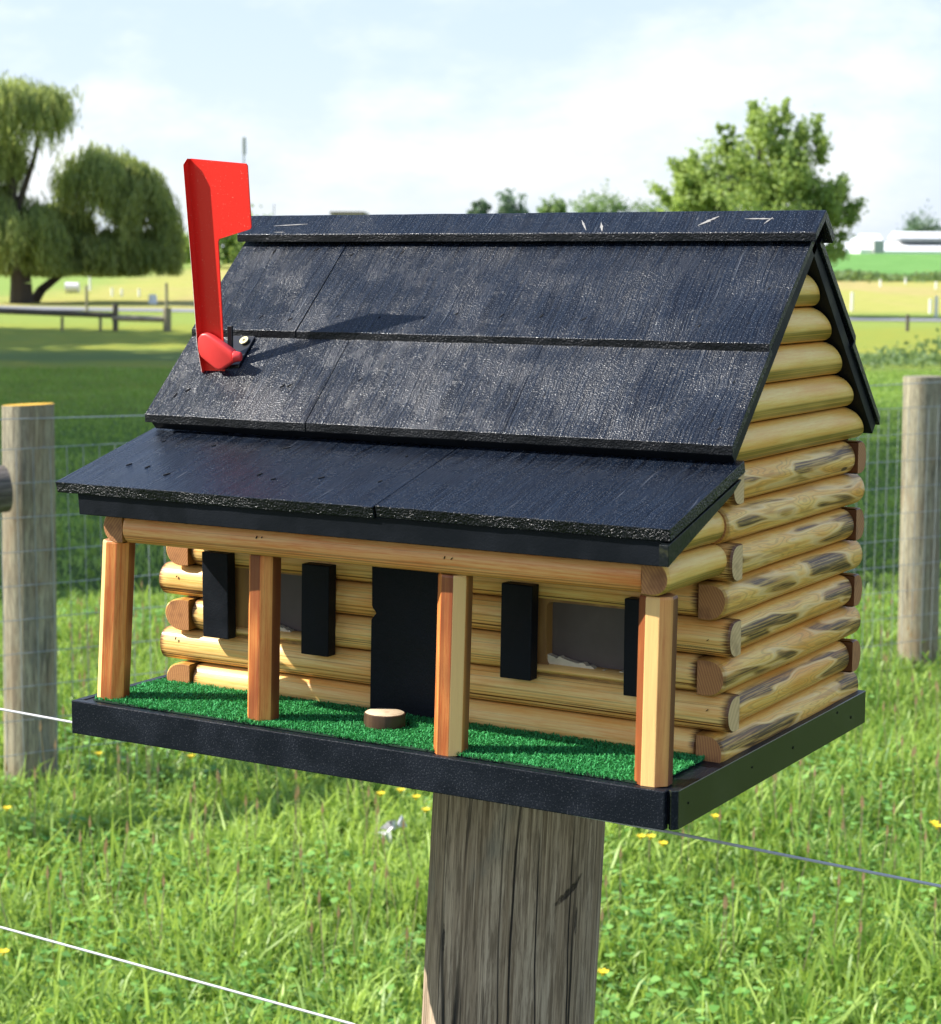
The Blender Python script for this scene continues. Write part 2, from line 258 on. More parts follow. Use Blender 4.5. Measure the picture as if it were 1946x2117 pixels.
# ------------------------------------------------------------------ object helpers
def tag(o, label=None, cat=None, group=None, kind=None):
    if label: o['label'] = label
    if cat: o['category'] = cat
    if group: o['group'] = group
    if kind: o['kind'] = kind
    return o
def root_of(p):
    o = Vector((0, 0, 0))
    while p is not None: o = o + p.location; p = p.parent
    return o
def thing(name, loc, label, cat, group=None):
    e = bpy.data.objects.new(name, None); e.empty_display_size = .05; COL.objects.link(e); e.location = loc
    return tag(e, label, cat, group)
class Geo:
    """vertices in world coordinates, faces with material slot, uv per loop"""
    def __init__(s): s.v = []; s.f = []; s.mi = []; s.uv = []
    def face(s, pts, mi=0, uv=None):
        i = len(s.v); s.v += [tuple(p) for p in pts]; s.f.append(list(range(i, i + len(pts)))); s.mi.append(mi)
        s.uv.append(uv if uv else [(0, 0)] * len(pts))
    def grid(s, rows, mi=0, uvs=None, closed=False):
        i = len(s.v); n = len(rows[0])
        for r in rows: s.v += [tuple(p) for p in r]
        for a in range(len(rows) - 1):
            for b in range(n if closed else n - 1):
                c = (b + 1) % n
                s.f.append([i + a * n + b, i + a * n + c, i + (a + 1) * n + c, i + (a + 1) * n + b]); s.mi.append(mi)
                if uvs: 
                    ub = [uvs(a, b), uvs(a, b + 1), uvs(a + 1, b + 1), uvs(a + 1, b)]
                else: ub = [(0, 0)] * 4
                s.uv.append(ub)
    def prism(s, poly, axis, a, b, mi=0, mcap=None, uvf=None):
        """poly: 2D points in the plane across axis; axis 'x' -> (y,z), 'y' -> (x,z), 'z' -> (x,y)"""
        def P(t, q): return {'x': (t, q[0], q[1]), 'y': (q[0], t, q[1]), 'z': (q[0], q[1], t)}[axis]
        n = len(poly); L = 0
        for i in range(n):
            p, q = poly[i], poly[(i + 1) % n]; d = math.dist(p, q)
            uv = [(a, L), (b, L), (b, L + d), (a, L + d)]
            s.face([P(a, p), P(b, p), P(b, q), P(a, q)], mi, uv); L += d
        mc = mi if mcap is None else mcap
        s.face([P(a, p) for p in poly], mc, [tuple(p) for p in poly]); s.face([P(b, p) for p in reversed(poly)], mc, [tuple(p) for p in reversed(poly)])
    def box(s, lo, hi, mi=0):
        s.prism([(lo[1], lo[2]), (hi[1], lo[2]), (hi[1], hi[2]), (lo[1], hi[2])], 'x', lo[0], hi[0], mi)
    def tube(s, p, q, r0, r1=None, n=10, mi=0, segs=1, cap=True, vs=1.0, mcap=None):
        r1 = r0 if r1 is None else r1; p = Vector(p); q = Vector(q); d = (q - p); L = d.length; d.normalize()
        a = d.orthogonal().normalized(); b = d.cross(a)
        rows = []
        for k_ in range(segs + 1):
            t = k_ / segs; c = p.lerp(q, t); r = r0 + (r1 - r0) * t
            rows.append([c + (a * math.cos(2 * math.pi * j / n) + b * math.sin(2 * math.pi * j / n)) * r for j in range(n)])
        s.grid(rows, mi, lambda i, j: (i / segs * L, j / n * 2 * math.pi * r0), True)
        if cap:
            s.face(list(reversed(rows[0])), mi if mcap is None else mcap); s.face(rows[-1], mi if mcap is None else mcap)
    def build(s, name, mats, parent=None, bevel=0.0, smooth=False, weld=True, jitter=0.0, segs=2):
        o0 = root_of(parent) if parent else Vector(s.v[0]) * 0
        if not parent:
            xs = np.array(s.v); o0 = Vector((float(xs[:, 0].mean()), float(xs[:, 1].mean()), float(xs[:, 2].min())))
        me = bpy.data.meshes.new(name); me.from_pydata([tuple(Vector(p) - o0) for p in s.v], [], s.f)
        ul = me.uv_layers.new(name='UVMap'); fl = [c for f in s.uv for c in f]
        ul.data.foreach_set('uv', np.array(fl, dtype=np.float32).ravel())
        me.polygons.foreach_set('material_index', s.mi)
        mats = mats if isinstance(mats, (list, tuple)) else [mats]
        for m in mats: me.materials.append(M[m] if isinstance(m, str) else m)
        bm = bmesh.new(); bm.from_mesh(me)
        if weld: bmesh.ops.remove_doubles(bm, verts=bm.verts, dist=1e-5)
        bmesh.ops.recalc_face_normals(bm, faces=bm.faces)
        if bevel:
            es = [e for e in bm.edges if len(e.link_faces) == 2 and e.calc_face_angle(0) > .6]
            bmesh.ops.bevel(bm, geom=es, offset=bevel, segments=segs, profile=.5, affect='EDGES', clamp_overlap=True)
        if jitter:
            for w in bm.verts:
                nv = mnoise.noise_vector(w.co * 90) * jitter + mnoise.noise_vector(w.co * 14) * jitter; w.co += nv
        bm.to_mesh(me); bm.free()
        if smooth: me.polygons.foreach_set('use_smooth', [True] * len(me.polygons))
        me.update()
        o = bpy.data.objects.new(name, me); COL.objects.link(o)
        if smooth: 
            try: me.set_sharp_from_angle(angle=math.radians(40))
            except Exception: pass
        if parent: o.parent = parent
        else: o.location = o0
        return o
def bulk(name, verts, faces, mats, tint=None, parent=None, mi=None, origin=(0, 0, 0), smooth=False):
    """verts (N,3) ; faces list of integer arrays (F,k) of any k"""
    me = bpy.data.meshes.new(name); verts = np.asarray(verts, np.float32) - np.asarray(origin, np.float32)
    me.vertices.add(len(verts)); me.vertices.foreach_set('co', verts.ravel())
    nl = sum(f.size for f in faces); npoly = sum(len(f) for f in faces)
    me.loops.add(nl); me.polygons.add(npoly)
    me.loops.foreach_set('vertex_index', np.concatenate([f.ravel() for f in faces]).astype(np.int32))
    st = []; c = 0
    for f in faces:
        st.append(c + np.arange(len(f)) * f.shape[1]); c += f.size
    me.polygons.foreach_set('loop_start', np.concatenate(st).astype(np.int32))
    if tint is not None:
        a = me.attributes.new('tint', 'FLOAT', 'POINT'); a.data.foreach_set('value', np.asarray(tint, np.float32))
    for m in (mats if isinstance(mats, list) else [mats]): me.materials.append(M[m])
    if mi is not None: me.polygons.foreach_set('material_index', mi)
    me.update(calc_edges=True); me.validate()
    if smooth: me.polygons.foreach_set('use_smooth', [True] * len(me.polygons))
    o = bpy.data.objects.new(name, me); COL.objects.link(o); o.location = origin
    if parent is not None: o.parent = parent; o.location = (0, 0, 0)
    return o

# ================================================================== THE MAILBOX
T = lambda x, y, z: (x, y, z + Z0)
mb = thing('log_cabin_mailbox', (.28, .2, Z0 - .029), 'miniature log cabin mailbox with black shingled roof, porch and red flag', 'mailbox')
def cab(g, name, mats, parent=mb, **k):
    g.v = [(x, y, z + Z0) for x, y, z in g.v]; return g.build(name, mats, parent, **k)
P_ = .029; ZB = -.009
# --- tray
g = Geo(); g.box((.004, .0075, -.026), (.560, .392, -.0006)); cab(g, 'base_board', 'tray', bevel=.0006)
g = Geo(); g.box((0, 0, -.0287), (.5600, .0072, 0)); o = cab(g, 'front_trim', 'tray', bevel=.0008, jitter=.00012)
g = Geo(); g.prism([(.5605, .0062), (.5635, .0028), (.5678, .0078), (.5678, .398), (.5605, .398)], 'z', -.0287, .0002); g.mi[0] = g.mi[1] = 1; g.mi[-2] = g.mi[-1] = 1; cab(g, 'side_trim', ['trim', 'tray'], bevel=.0005)
g = Geo(); g.box((-.0002, .0074, -.0287), (.0072, .398, .0001)); cab(g, 'side_trim', 'tray', bevel=.0006)
g = Geo(); g.box((.0074, .3915, -.0287), (.5600, .3985, 0)); cab(g, 'rear_trim', 'tray', bevel=.0006)

# --- logs
def dprof(flat, rnd, zb, h=P_, n=18):
    """half-log cross-section: flat side at 'flat', bulging to 'rnd'; returns list of (c, z, v)"""
    dep = rnd - flat; hh = h / 2 * .985; zc = zb + h / 2; out = [(flat, zc - hh * .97, 0.0)]
    for i in range(n + 1):
        a = -math.pi / 2 + math.pi * i / n; ca = math.cos(a); sa = math.sin(a)
        c = flat + dep * (.30 + .70 * abs(ca) ** .80) if abs(ca) > 1e-6 else flat + dep * .30
        out.append((c, zc + hh * sa, .08 + .84 * i / n))
    out.append((flat, zc + hh * .97, 1.0)); return out
def log(name, axis, flat, rnd, zb, a, b, mats, h=P_, endf=None, fillet=.0016, n=18, segs=10, parent=mb, lab=None, warp=.0009, seed=None):
    pr = dprof(flat, rnd, zb, h, n); g = Geo(); seed = random.random() * 50 if seed is None else seed
    zc = zb + h / 2
    EB = min(.012 / abs(b - a), .08); segs = 6 if EB > .07 else segs; ts = [0.0] + [fillet / abs(b - a), EB * .45, EB] + [i / segs for i in range(1, segs)] + [1 - EB, 1 - EB * .45, 1 - fillet / abs(b - a)] + [1.0]
    rows = []
    for j, t in enumerate(ts):
        s = .93 if j in (0, len(ts) - 1) else 1.0
        row = []
        for c, z, v in pr:
            w = warp * (mnoise.noise(Vector((t * 4 + seed, v * 2, seed))) ) * 2
            cc = flat + (c - flat) * s + (w if v not in (0, 1) else 0); zz = zc + (z - zc) * s
            if endf: lo, hi = endf(zz); p = lo + (hi - lo) * t
            else: p = a + (b - a) * t
            row.append((p, cc, zz) if axis == 'x' else (cc, p, zz))
        rows.append(row)
    us = [a + (b - a) * t for t in ts]
    g.grid(rows, 0, lambda i, q: (us[i], pr[min(q, len(pr) - 1)][2]))
    for row, m in ((rows[0], 1), (rows[-1], 1)):
        g.face(row if row is rows[0] else list(reversed(row)), m)
    g.face([rows[0][0], rows[-1][0], rows[-1][-1], rows[0][-1]], 0)
    o = cab(g, name, mats, parent, smooth=True)
    ax = 0 if axis == 'x' else 1; co = np.array([q.co[ax] for q in o.data.vertices]); dd = np.minimum(co - co.min(), co.max() - co)
    at_ = o.data.attributes.new('endp', 'FLOAT', 'POINT'); at_.data.foreach_set('value', np.clip(1 - dd / .012, 0, 1).astype(np.float32))
    if lab: o['label'] = lab
    return o
FF, FR = .1222, .1005        # front wall: flat back plane, round front
RX0, RX1 = .5397, .5627      # right wall
LX0, LX1 = .0500, .0240      # left wall
RF, RR = .3700, .3915        # rear wall
WL, WR = (.0870, .1900), (.3860, .4980)      # window openings along x
WZ0, WZ1 = .049, .107
fm = ['log_front', 'end_pale']; sm = ['log_side', 'end']
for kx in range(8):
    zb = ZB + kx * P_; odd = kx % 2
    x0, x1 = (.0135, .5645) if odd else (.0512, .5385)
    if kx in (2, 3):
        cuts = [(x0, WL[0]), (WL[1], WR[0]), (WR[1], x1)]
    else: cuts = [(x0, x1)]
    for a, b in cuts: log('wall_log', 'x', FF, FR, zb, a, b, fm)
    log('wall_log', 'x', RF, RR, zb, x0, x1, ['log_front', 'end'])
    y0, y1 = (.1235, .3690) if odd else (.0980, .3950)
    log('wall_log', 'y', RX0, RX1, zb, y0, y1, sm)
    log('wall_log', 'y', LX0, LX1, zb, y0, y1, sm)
# roof lines (y,z)
def deck_under(y): yy = min(y, .5002 - y); return .2165 + 1.018 * (yy - .089)
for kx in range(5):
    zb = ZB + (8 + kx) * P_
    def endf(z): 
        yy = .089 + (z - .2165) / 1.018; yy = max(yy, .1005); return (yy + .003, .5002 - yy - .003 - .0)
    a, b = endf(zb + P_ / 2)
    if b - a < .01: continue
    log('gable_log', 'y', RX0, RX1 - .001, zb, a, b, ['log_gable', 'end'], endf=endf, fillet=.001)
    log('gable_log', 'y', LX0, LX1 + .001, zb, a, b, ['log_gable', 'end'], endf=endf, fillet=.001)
# black boards behind the gable logs and behind the front wall
g = Geo(); tri = [(.099, .212), (.4012, .212), (.4012, .222), (.2501, .372), (.099, .222)]
g.prism(tri, 'x', .5360, .5440); cab(g, 'gable_board', 'void')
g = Geo(); g.prism(tri, 'x', .0440, .0520); cab(g, 'gable_board', 'void')
g = Geo(); g.box((.0505, .1226, -.004), (.5390, .1290, .222)); cab(g, 'backing_board', 'void')

# --- roof: deck, shingles, ridge cap
XL, XR = .0116, .5686
def slab(g, x0, x1, y0, z0, y1, z1, th, mi=0, rear=False, medge=None, nx=40, cut=0):
    """sloped board; (y0,z0) lower outer edge, (y1,z1) upper outer edge, th perpendicular thickness"""
    dy, dz = y1 - y0, z1 - z0; L = math.hypot(dy, dz); n = (-dz / L, dy / L)
    f = (lambda y: .5002 - y) if rear else (lambda y: y)
    A = (y0, z0); B = (y1, z1); C = (y1 - n[0] * th, z1 - n[1] * th); D = (y0 - n[0] * th, z0 - n[1] * th)
    me = mi if medge is None else medge
    if cut: D = (y0 + .0004, z0 - cut)
    def pt(x, q): return (x, f(q[0]), q[1])
    xs = [x0 + (x1 - x0) * i / nx for i in range(nx + 1)]
    for i in range(nx):
        a, b = xs[i], xs[i + 1]
        g.face([pt(a, A), pt(b, A), pt(b, B), pt(a, B)], mi, [(a, 0), (b, 0), (b, L), (a, L)])
        g.face([pt(a, D), pt(b, D), pt(b, C), pt(a, C)], mi, [(a, 0), (b, 0), (b, L), (a, L)])
        g.face([pt(a, D), pt(b, D), pt(b, A), pt(a, A)], me, [(a, 0), (b, 0), (b, th), (a, th)])
        g.face([pt(a, C), pt(b, C), pt(b, B), pt(a, B)], me)
    for x in (x0, x1):
        g.face([pt(x, A), pt(x, B), pt(x, C), pt(x, D)], me, [(0, 0), (L, 0), (L, th), (0, th)])
for rear in (False, True):
    g = Geo(); slab(g, XL + .003, XR - .0025, .0925, .2351, .2490, .3944, .0110, rear=rear, nx=1)
    rf = cab(g, 'roof', 'black', bevel=.0004)
    # lower course
    js = [XL, .1838, .3733, XR] if not rear else [XL, .25, .41, XR]
    for i in range(3):
        g = Geo(); dz = (.0000, .0006, .0005)[i]
        slab(g, js[i] + (.0005 if i == 1 else .00005 if i else 0), js[i + 1] - (.0005 if i == 0 else .00005 if i == 1 else 0), .089, .2406 + dz, .158, .3096 + dz, .0064, rear=rear, medge=1, cut=.0072)
        cab(g, 'shingle', ['roof', 'shingle_edge'], rf, bevel=.0003, jitter=.00042)
    js = [XL, .1272, .4236, XR] if not rear else [XL, .2, .37, XR]
    for i in range(3):
        g = Geo(); dz = (.0003, .0004, .0006)[i]
        slab(g, js[i] + (.0005 if i == 1 else .00005 if i else 0), js[i + 1] - (.0005 if i == 0 else .00005 if i == 1 else 0), .1552, .3133 + dz, .2400, .3943 + dz, .0064, rear=rear, medge=1, cut=.0072)
        cab(g, 'shingle', ['roof', 'shingle_edge'], rf, bevel=.0003, jitter=.00042)
def cap(rear):
    g = Geo()
    if not rear: slab(g, .0074, .575, .2293, .3985, .2505, .4165, .0062, medge=1, cut=.0070)
    else: slab(g, .0074, .5748, .2270, .3955, .2465, .4145, .0075, rear=True, medge=1)
    return cab(g, 'ridge_cap', ['roof', 'shingle_edge'], bevel=.0006, jitter=.0002)
rc = cap(False); cap(True)

# --- porch roof
def porch_z(y): return .1915 + .2827 * (y + .0245)
XPL, XPR = .0101, .5716
for a, b, dz in ((XPL, .3268, 0), (.3290, XPR, .0011)):
    g = Geo(); slab(g, a, b, -.0245, .1915 + dz, .1050, porch_z(.1050) + dz, .0094, medge=1)
    cab(g, 'porch_roof_board', ['roof', 'black_edge'], bevel=.0005, jitter=.00025)
g = Geo(); g.prism([(-.0195, .1832), (-.0180, .1650), (-.0095, .1650), (-.0095, .1860)], 'x', .0300, .5640); cab(g, 'fascia', 'black', bevel=.0006)
g = Geo(); g.prism([(-.0243, .1812), (-.0240, .1660), (.0860, .2062), (.1005, .2145), (.1005, .2158)], 'x', .5642, .5713); cab(g, 'side_fascia', 'verge', bevel=.0004)
g = Geo(); g.prism([(-.0093, .1800), (-.0093, .1700), (.0860, .2040), (.1005, .2120), (.1005, .2150)], 'x', .0300, .0370); cab(g, 'side_fascia', 'black', bevel=.0004)
# beams
bmn = ['log_beam', 'end']
log('porch_beam', 'x', .0170, -.0015, .1400, .0612, .5388, bmn, h=.0262, seed=3)
for fl, rd in ((.5393, .5606), (.0605, .0394)):
    log('side_beam', 'y', fl, rd, .1400, .0000, .1015, ['log_gable', 'end'], h=.0262)
    def ef(z): return (max(.020, (z - .171) / .36), .1015)
    log('side_beam', 'y', fl, rd - (.001 if rd > .3 else -.001), .1665, .03, .1015, ['log_gable', 'end'], h=.0262, endf=ef)
# posts: octagonal, slightly out of true
for (xb, yb), (xt, zt), ra in (((.0254, .0250), (.0355, .1391), .0142), ((.1843, .0269), (.1882, .1392), .0138), ((.3711, .0167), (.3752, .1400), .0136), ((.5425, .0181), (.5445, .1385), .0140)):
    g = Geo(); th0 = random.uniform(-.15, .15); n = 8; rows = []
    for t in (0, .02, .25, .5, .75, .985, 1):
        r = ra * (.95 if t == 1 else 1)
        c = (xb + (xt - xb) * t, yb, zt * t + .0002)
        rows.append([(c[0] + math.cos(th0 + 2 * math.pi * (j + .5) / n) * r * 1.02, c[1] + math.sin(th0 + 2 * math.pi * (j + .5) / n) * r * .92, c[2]) for j in range(n)])
    ts = (0, .02, .25, .5, .75, .985, 1)
    g.grid(rows, 0, lambda i, j: (ts[i] * zt, j / 8 * 1.0), True); g.face(rows[-1], 1)
    cab(g, 'porch_post', ['post', 'end'], bevel=.0007)
# door with a chipped edge
g = Geo(); dl = [(.2424, .0008), (.3094, .0008), (.3102, .1385), (.2450, .1385), (.2447, .0910), (.2458, .0885), (.2482, .0862), (.2488, .0845), (.2455, .0810), (.2440, .0790)]
g.prism(dl, 'y', .0975, .1120); cab(g, 'door', 'black', bevel=.0004)
# shutters
for x0, z0, x1, z1, tl in ((.0728, .0485, .1006, .1236, -.0004), (.1775, .0443, .2056, .1219, .0015), (.3720, .0458, .4001, .1223, .0012), (.4816, .0440, .5090, .1198, .0002)):
    g = Geo(); g.prism([(x0, z0), (x1, z0), (x1 + tl, z1), (x0 + tl, z1)], 'y', .0895, .1010)
    sh = cab(g, 'shutter', 'black', bevel=.0009, jitter=.0002)
# windows
def rrect(x0, x1, z0, z1, r, n=5):
    out = []
    for cx, cz, a0 in ((x1 - r, z0 + r, -90), (x1 - r, z1 - r, 0), (x0 + r, z1 - r, 90), (x0 + r, z0 + r, 180)):
        for i in range(n + 1):
            a = math.radians(a0 + 90 * i / n); out.append((cx + r * math.cos(a), cz + r * math.sin(a)))
    return out
def ring_plate(outer, inner, y0, y1):
    g = Geo(); n = len(inner)
    for i in range(n):
        j = (i + 1) % n
        g.face([(outer[i][0], y0, outer[i][1]), (outer[j][0], y0, outer[j][1]), (inner[j][0], y0, inner[j][1]), (inner[i][0], y0, inner[i][1])], 0, [(outer[i][1], outer[i][0] * 30), (outer[j][1], outer[j][0] * 30), (inner[j][1], inner[j][0] * 30), (inner[i][1], inner[i][0] * 30)])
        g.face([(inner[i][0], y0, inner[i][1]), (inner[j][0], y0, inner[j][1]), (inner[j][0], y1, inner[j][1]), (inner[i][0], y1, inner[i][1])], 0, [(inner[i][1], inner[i][0] * 30)] * 4)
        g.face([(outer[i][0], y0, outer[i][1]), (outer[j][0], y0, outer[j][1]), (outer[j][0], y1, outer[j][1]), (outer[i][0], y1, outer[i][1])], 0)
    return g
for (wx0, wx1), px0 in ((WL, .1230), (WR, .4050)):
    outer = rrect(wx0 - .004, wx1 + .004, WZ0 - .001, .1118, .002); inner = rrect(px0, wx1 - .003, .0560, .1080, .005)
    log('wall_log', 'x', FF, FR + .0012, WZ0 + .0002, wx0, wx1, fm, h=.0085)
    fr = cab(ring_plate(outer, inner, .1065, .1190), 'window_frame', 'cut')
    g = Geo(); g.box((px0 - .006, .1165, .050), (wx1 - .001, .1180, .1115)); cab(g, 'window_pane', 'pane', fr)
    g = Geo(); pts = []; n = 34
    for i in range(n + 1):
        t = i / n; x = px0 + (wx1 - px0 - .002) * t; z = .0572 + .0080 * (1 - t) ** 2.6 + .0045 * mnoise.noise(Vector((x * 210, 3, 0))) - .0022 * (.45 < t < .68)
        pts.append((x, z))
    g.prism([(px0, .0530)] + [(wx1 - .002, .0530)] + pts[::-1], 'y', .1090, .1150)
    cab(g, 'putty', 'putty', fr)
# turf
g = Geo(); g.box((.0165, .0095, 0), (.5465, .1180, .0012)); tb = cab(g, 'turf', 'turf_base')
def blades(bx, by, bz, n, hmin, hmax, w, bend, tint0=.5, tvar=.3, lean=.6, rng=RNG):
    """3-segment bent blades; returns verts, quads, tris, tint"""
    h = rng.uniform(hmin, hmax, n) if np.isscalar(hmin) else hmin + (hmax - hmin) * rng.random(n); az = rng.uniform(0, 2 * np.pi, n); ln = rng.uniform(.1, 1, n) * lean
    wd = w * rng.uniform(.6, 1.3, n); tw = rng.uniform(0, 2 * np.pi, n)
    base = np.stack([bx, by, bz], 1); d = np.stack([np.cos(az), np.sin(az), np.zeros(n)], 1); s = np.stack([np.cos(tw), np.sin(tw), np.zeros(n)], 1)
    up = np.array([0, 0, 1.0]); P = []
    for t, ww in ((0, .8), (.4, 1.0), (.75, .75)):
        c = base + up * (h * (t - .35 * bend * t * t * ln))[:, None] + d * (h * ln * (t * .35 + t * t * .65))[:, None]
        P += [c - s * (wd * ww / 2)[:, None], c + s * (wd * ww / 2)[:, None]]
    t = 1.0
    c = base + up * (h * (1 - .35 * bend * ln - .25 * bend * ln))[:, None] + d * (h * ln)[:, None]; P.append(c)
    V = np.stack(P, 1).reshape(-1, 3); i = np.arange(n)[:, None] * 7
    Q = np.concatenate([i + np.array([0, 1, 3, 2]), i + np.array([2, 3, 5, 4])]); Tt = i + np.array([4, 5, 6])
    tn = np.clip(tint0 + rng.normal(0, tvar, n), 0, 1); return V, Q, Tt, np.repeat(tn, 7)
nt = 46000; tx = RNG.uniform(.0165, .548, nt); ty = .0093 + (RNG.random(nt)) * .1080 + .0012 * np.sin(tx * 60)
kk = ~((ty > .100) & (tx < .5)) | (RNG.random(nt) < .5); tx, ty = tx[kk], ty[kk]; nt = len(tx)
V, Q, Tt, tn = blades(tx, ty, np.full(nt, Z0 + .0008), nt, .0018, .0050, .0011, .9, .4, .3, 1.3)
bulk('turf_fibre', V, [Q, Tt], 'turf', tn, parent=tb, origin=tuple(root_of(tb)))['kind'] = 'stuff'
# slice of a branch as a stool
g = Geo(); c = (.2845, .0560); n = 28; rows = []
for z, s in ((.0010, 1.0), (.0075, 1.02), (.0128, 1.0), (.0134, .95)):
    rows.append([(c[0] + math.cos(2 * math.pi * j / n) * .0172 * s * (1 + .04 * mnoise.noise(Vector((math.cos(j / n * 6.28) * 2, math.sin(j / n * 6.28) * 2, 1)))), c[1] + math.sin(2 * math.pi * j / n) * .0150 * s, z) for j in range(n)])
zz = (0, .007, .012, .0135)
g.grid(rows, 0, lambda i, j: (zz[i], j / n * 3), True); g.face(rows[-1], 1)
cab(g, 'wood_slice', ['bark_slice', 'slice_top'], smooth=True)

# staple slots on the roof
def ray(u, v): return ROT.T @ np.array([(u - 973) / F, (v - 1058.5) / F, 1.0])
def onpl(u, v, n, c):
    n = np.array(n, float); d = ray(u, v); C0 = CAM - np.array([0, 0, Z0]); return C0 + d * ((c - n @ C0) / (n @ d))
PU = ((0, -.955, 1), -.955 * .1552 + .3133 + .0005); PL = ((0, -1.0, 1), -.089 + .2406 + .0003); PP = ((0, -.2827, 1), .2827 * .0245 + .1915 + .0004)
slots = {'u': [(567, 520), (655, 516), (727, 527), (832, 522), (540, 655), (600, 660), (698, 654), (785, 656), (874, 658), (944, 649), (1037, 653), (1120, 653), (1208, 659), (1284, 663), (1368, 662), (1447, 673), (1550, 668), (1590, 597)],
         'l': [(389, 806), (584, 798), (598, 797), (745, 785), (363, 817), (918, 794), (1010, 792), (1125, 819), (1297, 841), (1380, 850), (1472, 871), (1487, 886), (1518, 790)],
         'p': [(267, 960), (305, 965), (339, 912), (345, 1000 - 20), (442, 921), (537, 980), (565, 990), (593, 926), (665, 987), (786, 995), (841, 943), (879, 1010), (950, 959), (996, 1008), (1130, 1019), (1218, 967), (1300, 1032), (1384, 968), (1365, 1040)]}
def slotset(pl, pts, name, parent, sz=1.0):
    g = Geo(); n, c = pl; nn = Vector(n).normalized(); up = Vector((0, nn.z, -nn.y)) if abs(nn.x) < .5 else Vector((0, 0, 1)); 
    for u, v in pts:
        p = Vector(onpl(u, v, n, c)); a = random.uniform(.2, .9); d = ((Vector((1, 0, 0)) if abs(nn.x) < .5 else Vector((0, 1, 0))) * math.sin(a) + up * math.cos(a)).normalized(); s = d.cross(nn); L = random.uniform(.0016, .0032) * sz; w = random.uniform(.0004, .0008) * sz
        ring = [p + d * L, p + s * w + d * L * .4, p + s * w * .8 - d * L * .6, p - d * L, p - s * w - d * L * .3, p - s * w * .7 + d * L * .6]
        g.face([q + nn * .0003 for q in ring]); lo = [q - nn * .001 for q in ring]
        for i in range(6): g.face([ring[i] + nn * .0003, ring[(i + 1) % 6] + nn * .0003, lo[(i + 1) % 6], lo[i]])
    o = cab(g, name, 'void', parent); o['kind'] = 'stuff'; return o
# nail slots: one mesh per roof course, too small to be separate parts
for key, pl in (('u', PU), ('l', PL), ('p', PP)): slotset(pl, slots[key], 'nail_marks', rf if key != 'p' else mb)
slotset(((0, -1, 0), .0019), [(918.6, 1153), (933.8, 1155), (530, 1111), (541, 1111)], 'nail_marks', mb, .42)
slotset(((0, -1, 0), -.0994), [(1462.6, 1324), (1461.7, 1468.7), (365, 1192), (363, 1320)], 'nail_marks', mb, .42)
slotset(((1, 0, 0), .5682), [(1640.6, 1545.7), (1732, 1473.5), (1424, 1660), (1556, 1586.6), (1760, 1483)], 'nail_marks', mb, .42)
# bare scratches and droppings on the ridge cap
g = Geo(); n_ = (0, -.849, 1); c_ = -.849 * .2293 + .3985 + .0004; nn = Vector(n_).normalized()
for a, b, w in (((1443, 466), (1487, 447), 2.6), ((1203, 455), (1212, 476), 1.6), ((1243, 460), (1245, 478), 2.0), ((1540, 452), (1600, 452), 1.4), ((1580, 462), (1598, 449), 1.2), ((566, 467), (636, 463), 1.2), ((566, 480), (590, 480), .8)):
    pa, pb = (Vector(onpl(*q, n_, c_)) for q in (a, b)); d = (pb - pa).normalized(); s = d.cross(nn); m = 9; L = []; R = []
    for i in range(m):
        t = i / (m - 1); p = pa.lerp(pb, t); ww = w * .0005 * math.sin(math.pi * min(max(t, .08), .92)) * (1 + .8 * mnoise.noise(Vector((t * 9, a[0], 0))))
        L.append(p + s * ww); R.append(p - s * ww)
    for i in range(m - 1): g.face([L[i], L[i + 1], R[i + 1], R[i]]); g.face([L[i] - nn * .0003, L[i + 1] - nn * .0003, R[i + 1] - nn * .0003, R[i] - nn * .0003])
cab(g, 'scratch_marks', 'chip', rc, weld=False)['kind'] = 'stuff'

# --- red flag
def fpt(x, z, off=0.0):
    y = .126 - .183 * (z - .283); n = Vector((0, -1, -.183)).normalized(); return Vector((x, y, z)) + n * off
outer = [(.0438, .2790), (.0449, .2768), (.0468, .2764), (.0700, .2768), (.0712, .2792), (.0815, .3905), (.0829, .3929), (.1173, .4010), (.1187, .4028), (.1224, .4535), (.1212, .4552), (.0620, .4608), (.0585, .4602), (.0560, .4575)]
fold = [(.0550, .2766), (.0700, .4340), (.0692, .4450), (.0640, .4606)]   # crease between the flange and the sheet
g = Geo()
# sheet right of the crease, then a flange turned away from the sun
sheet = [(.0560, .2768), (.0700, .2768), (.0712, .2792), (.0815, .3905), (.0829, .3929), (.1173, .4010), (.1187, .4028), (.1224, .4535), (.1212, .4552), (.0628, .4607), (.0606, .4580), (.0594, .4400), (.0545, .3600), (.0486, .2780), (.0490, .2768)]
th = .0011
def poly_plate(g, poly, off, t, mi=0, me=1):
    F1 = [fpt(x, z, off) for x, z in poly]; F2 = [fpt(x, z, off - t) for x, z in poly]
    g.face(F1, mi); g.face(list(reversed(F2)), mi)
    for i in range(len(poly)): j = (i + 1) % len(poly); g.face([F1[i], F1[j], F2[j], F2[i]], me)
poly_plate(g, sheet, 0, th, 0, 0)
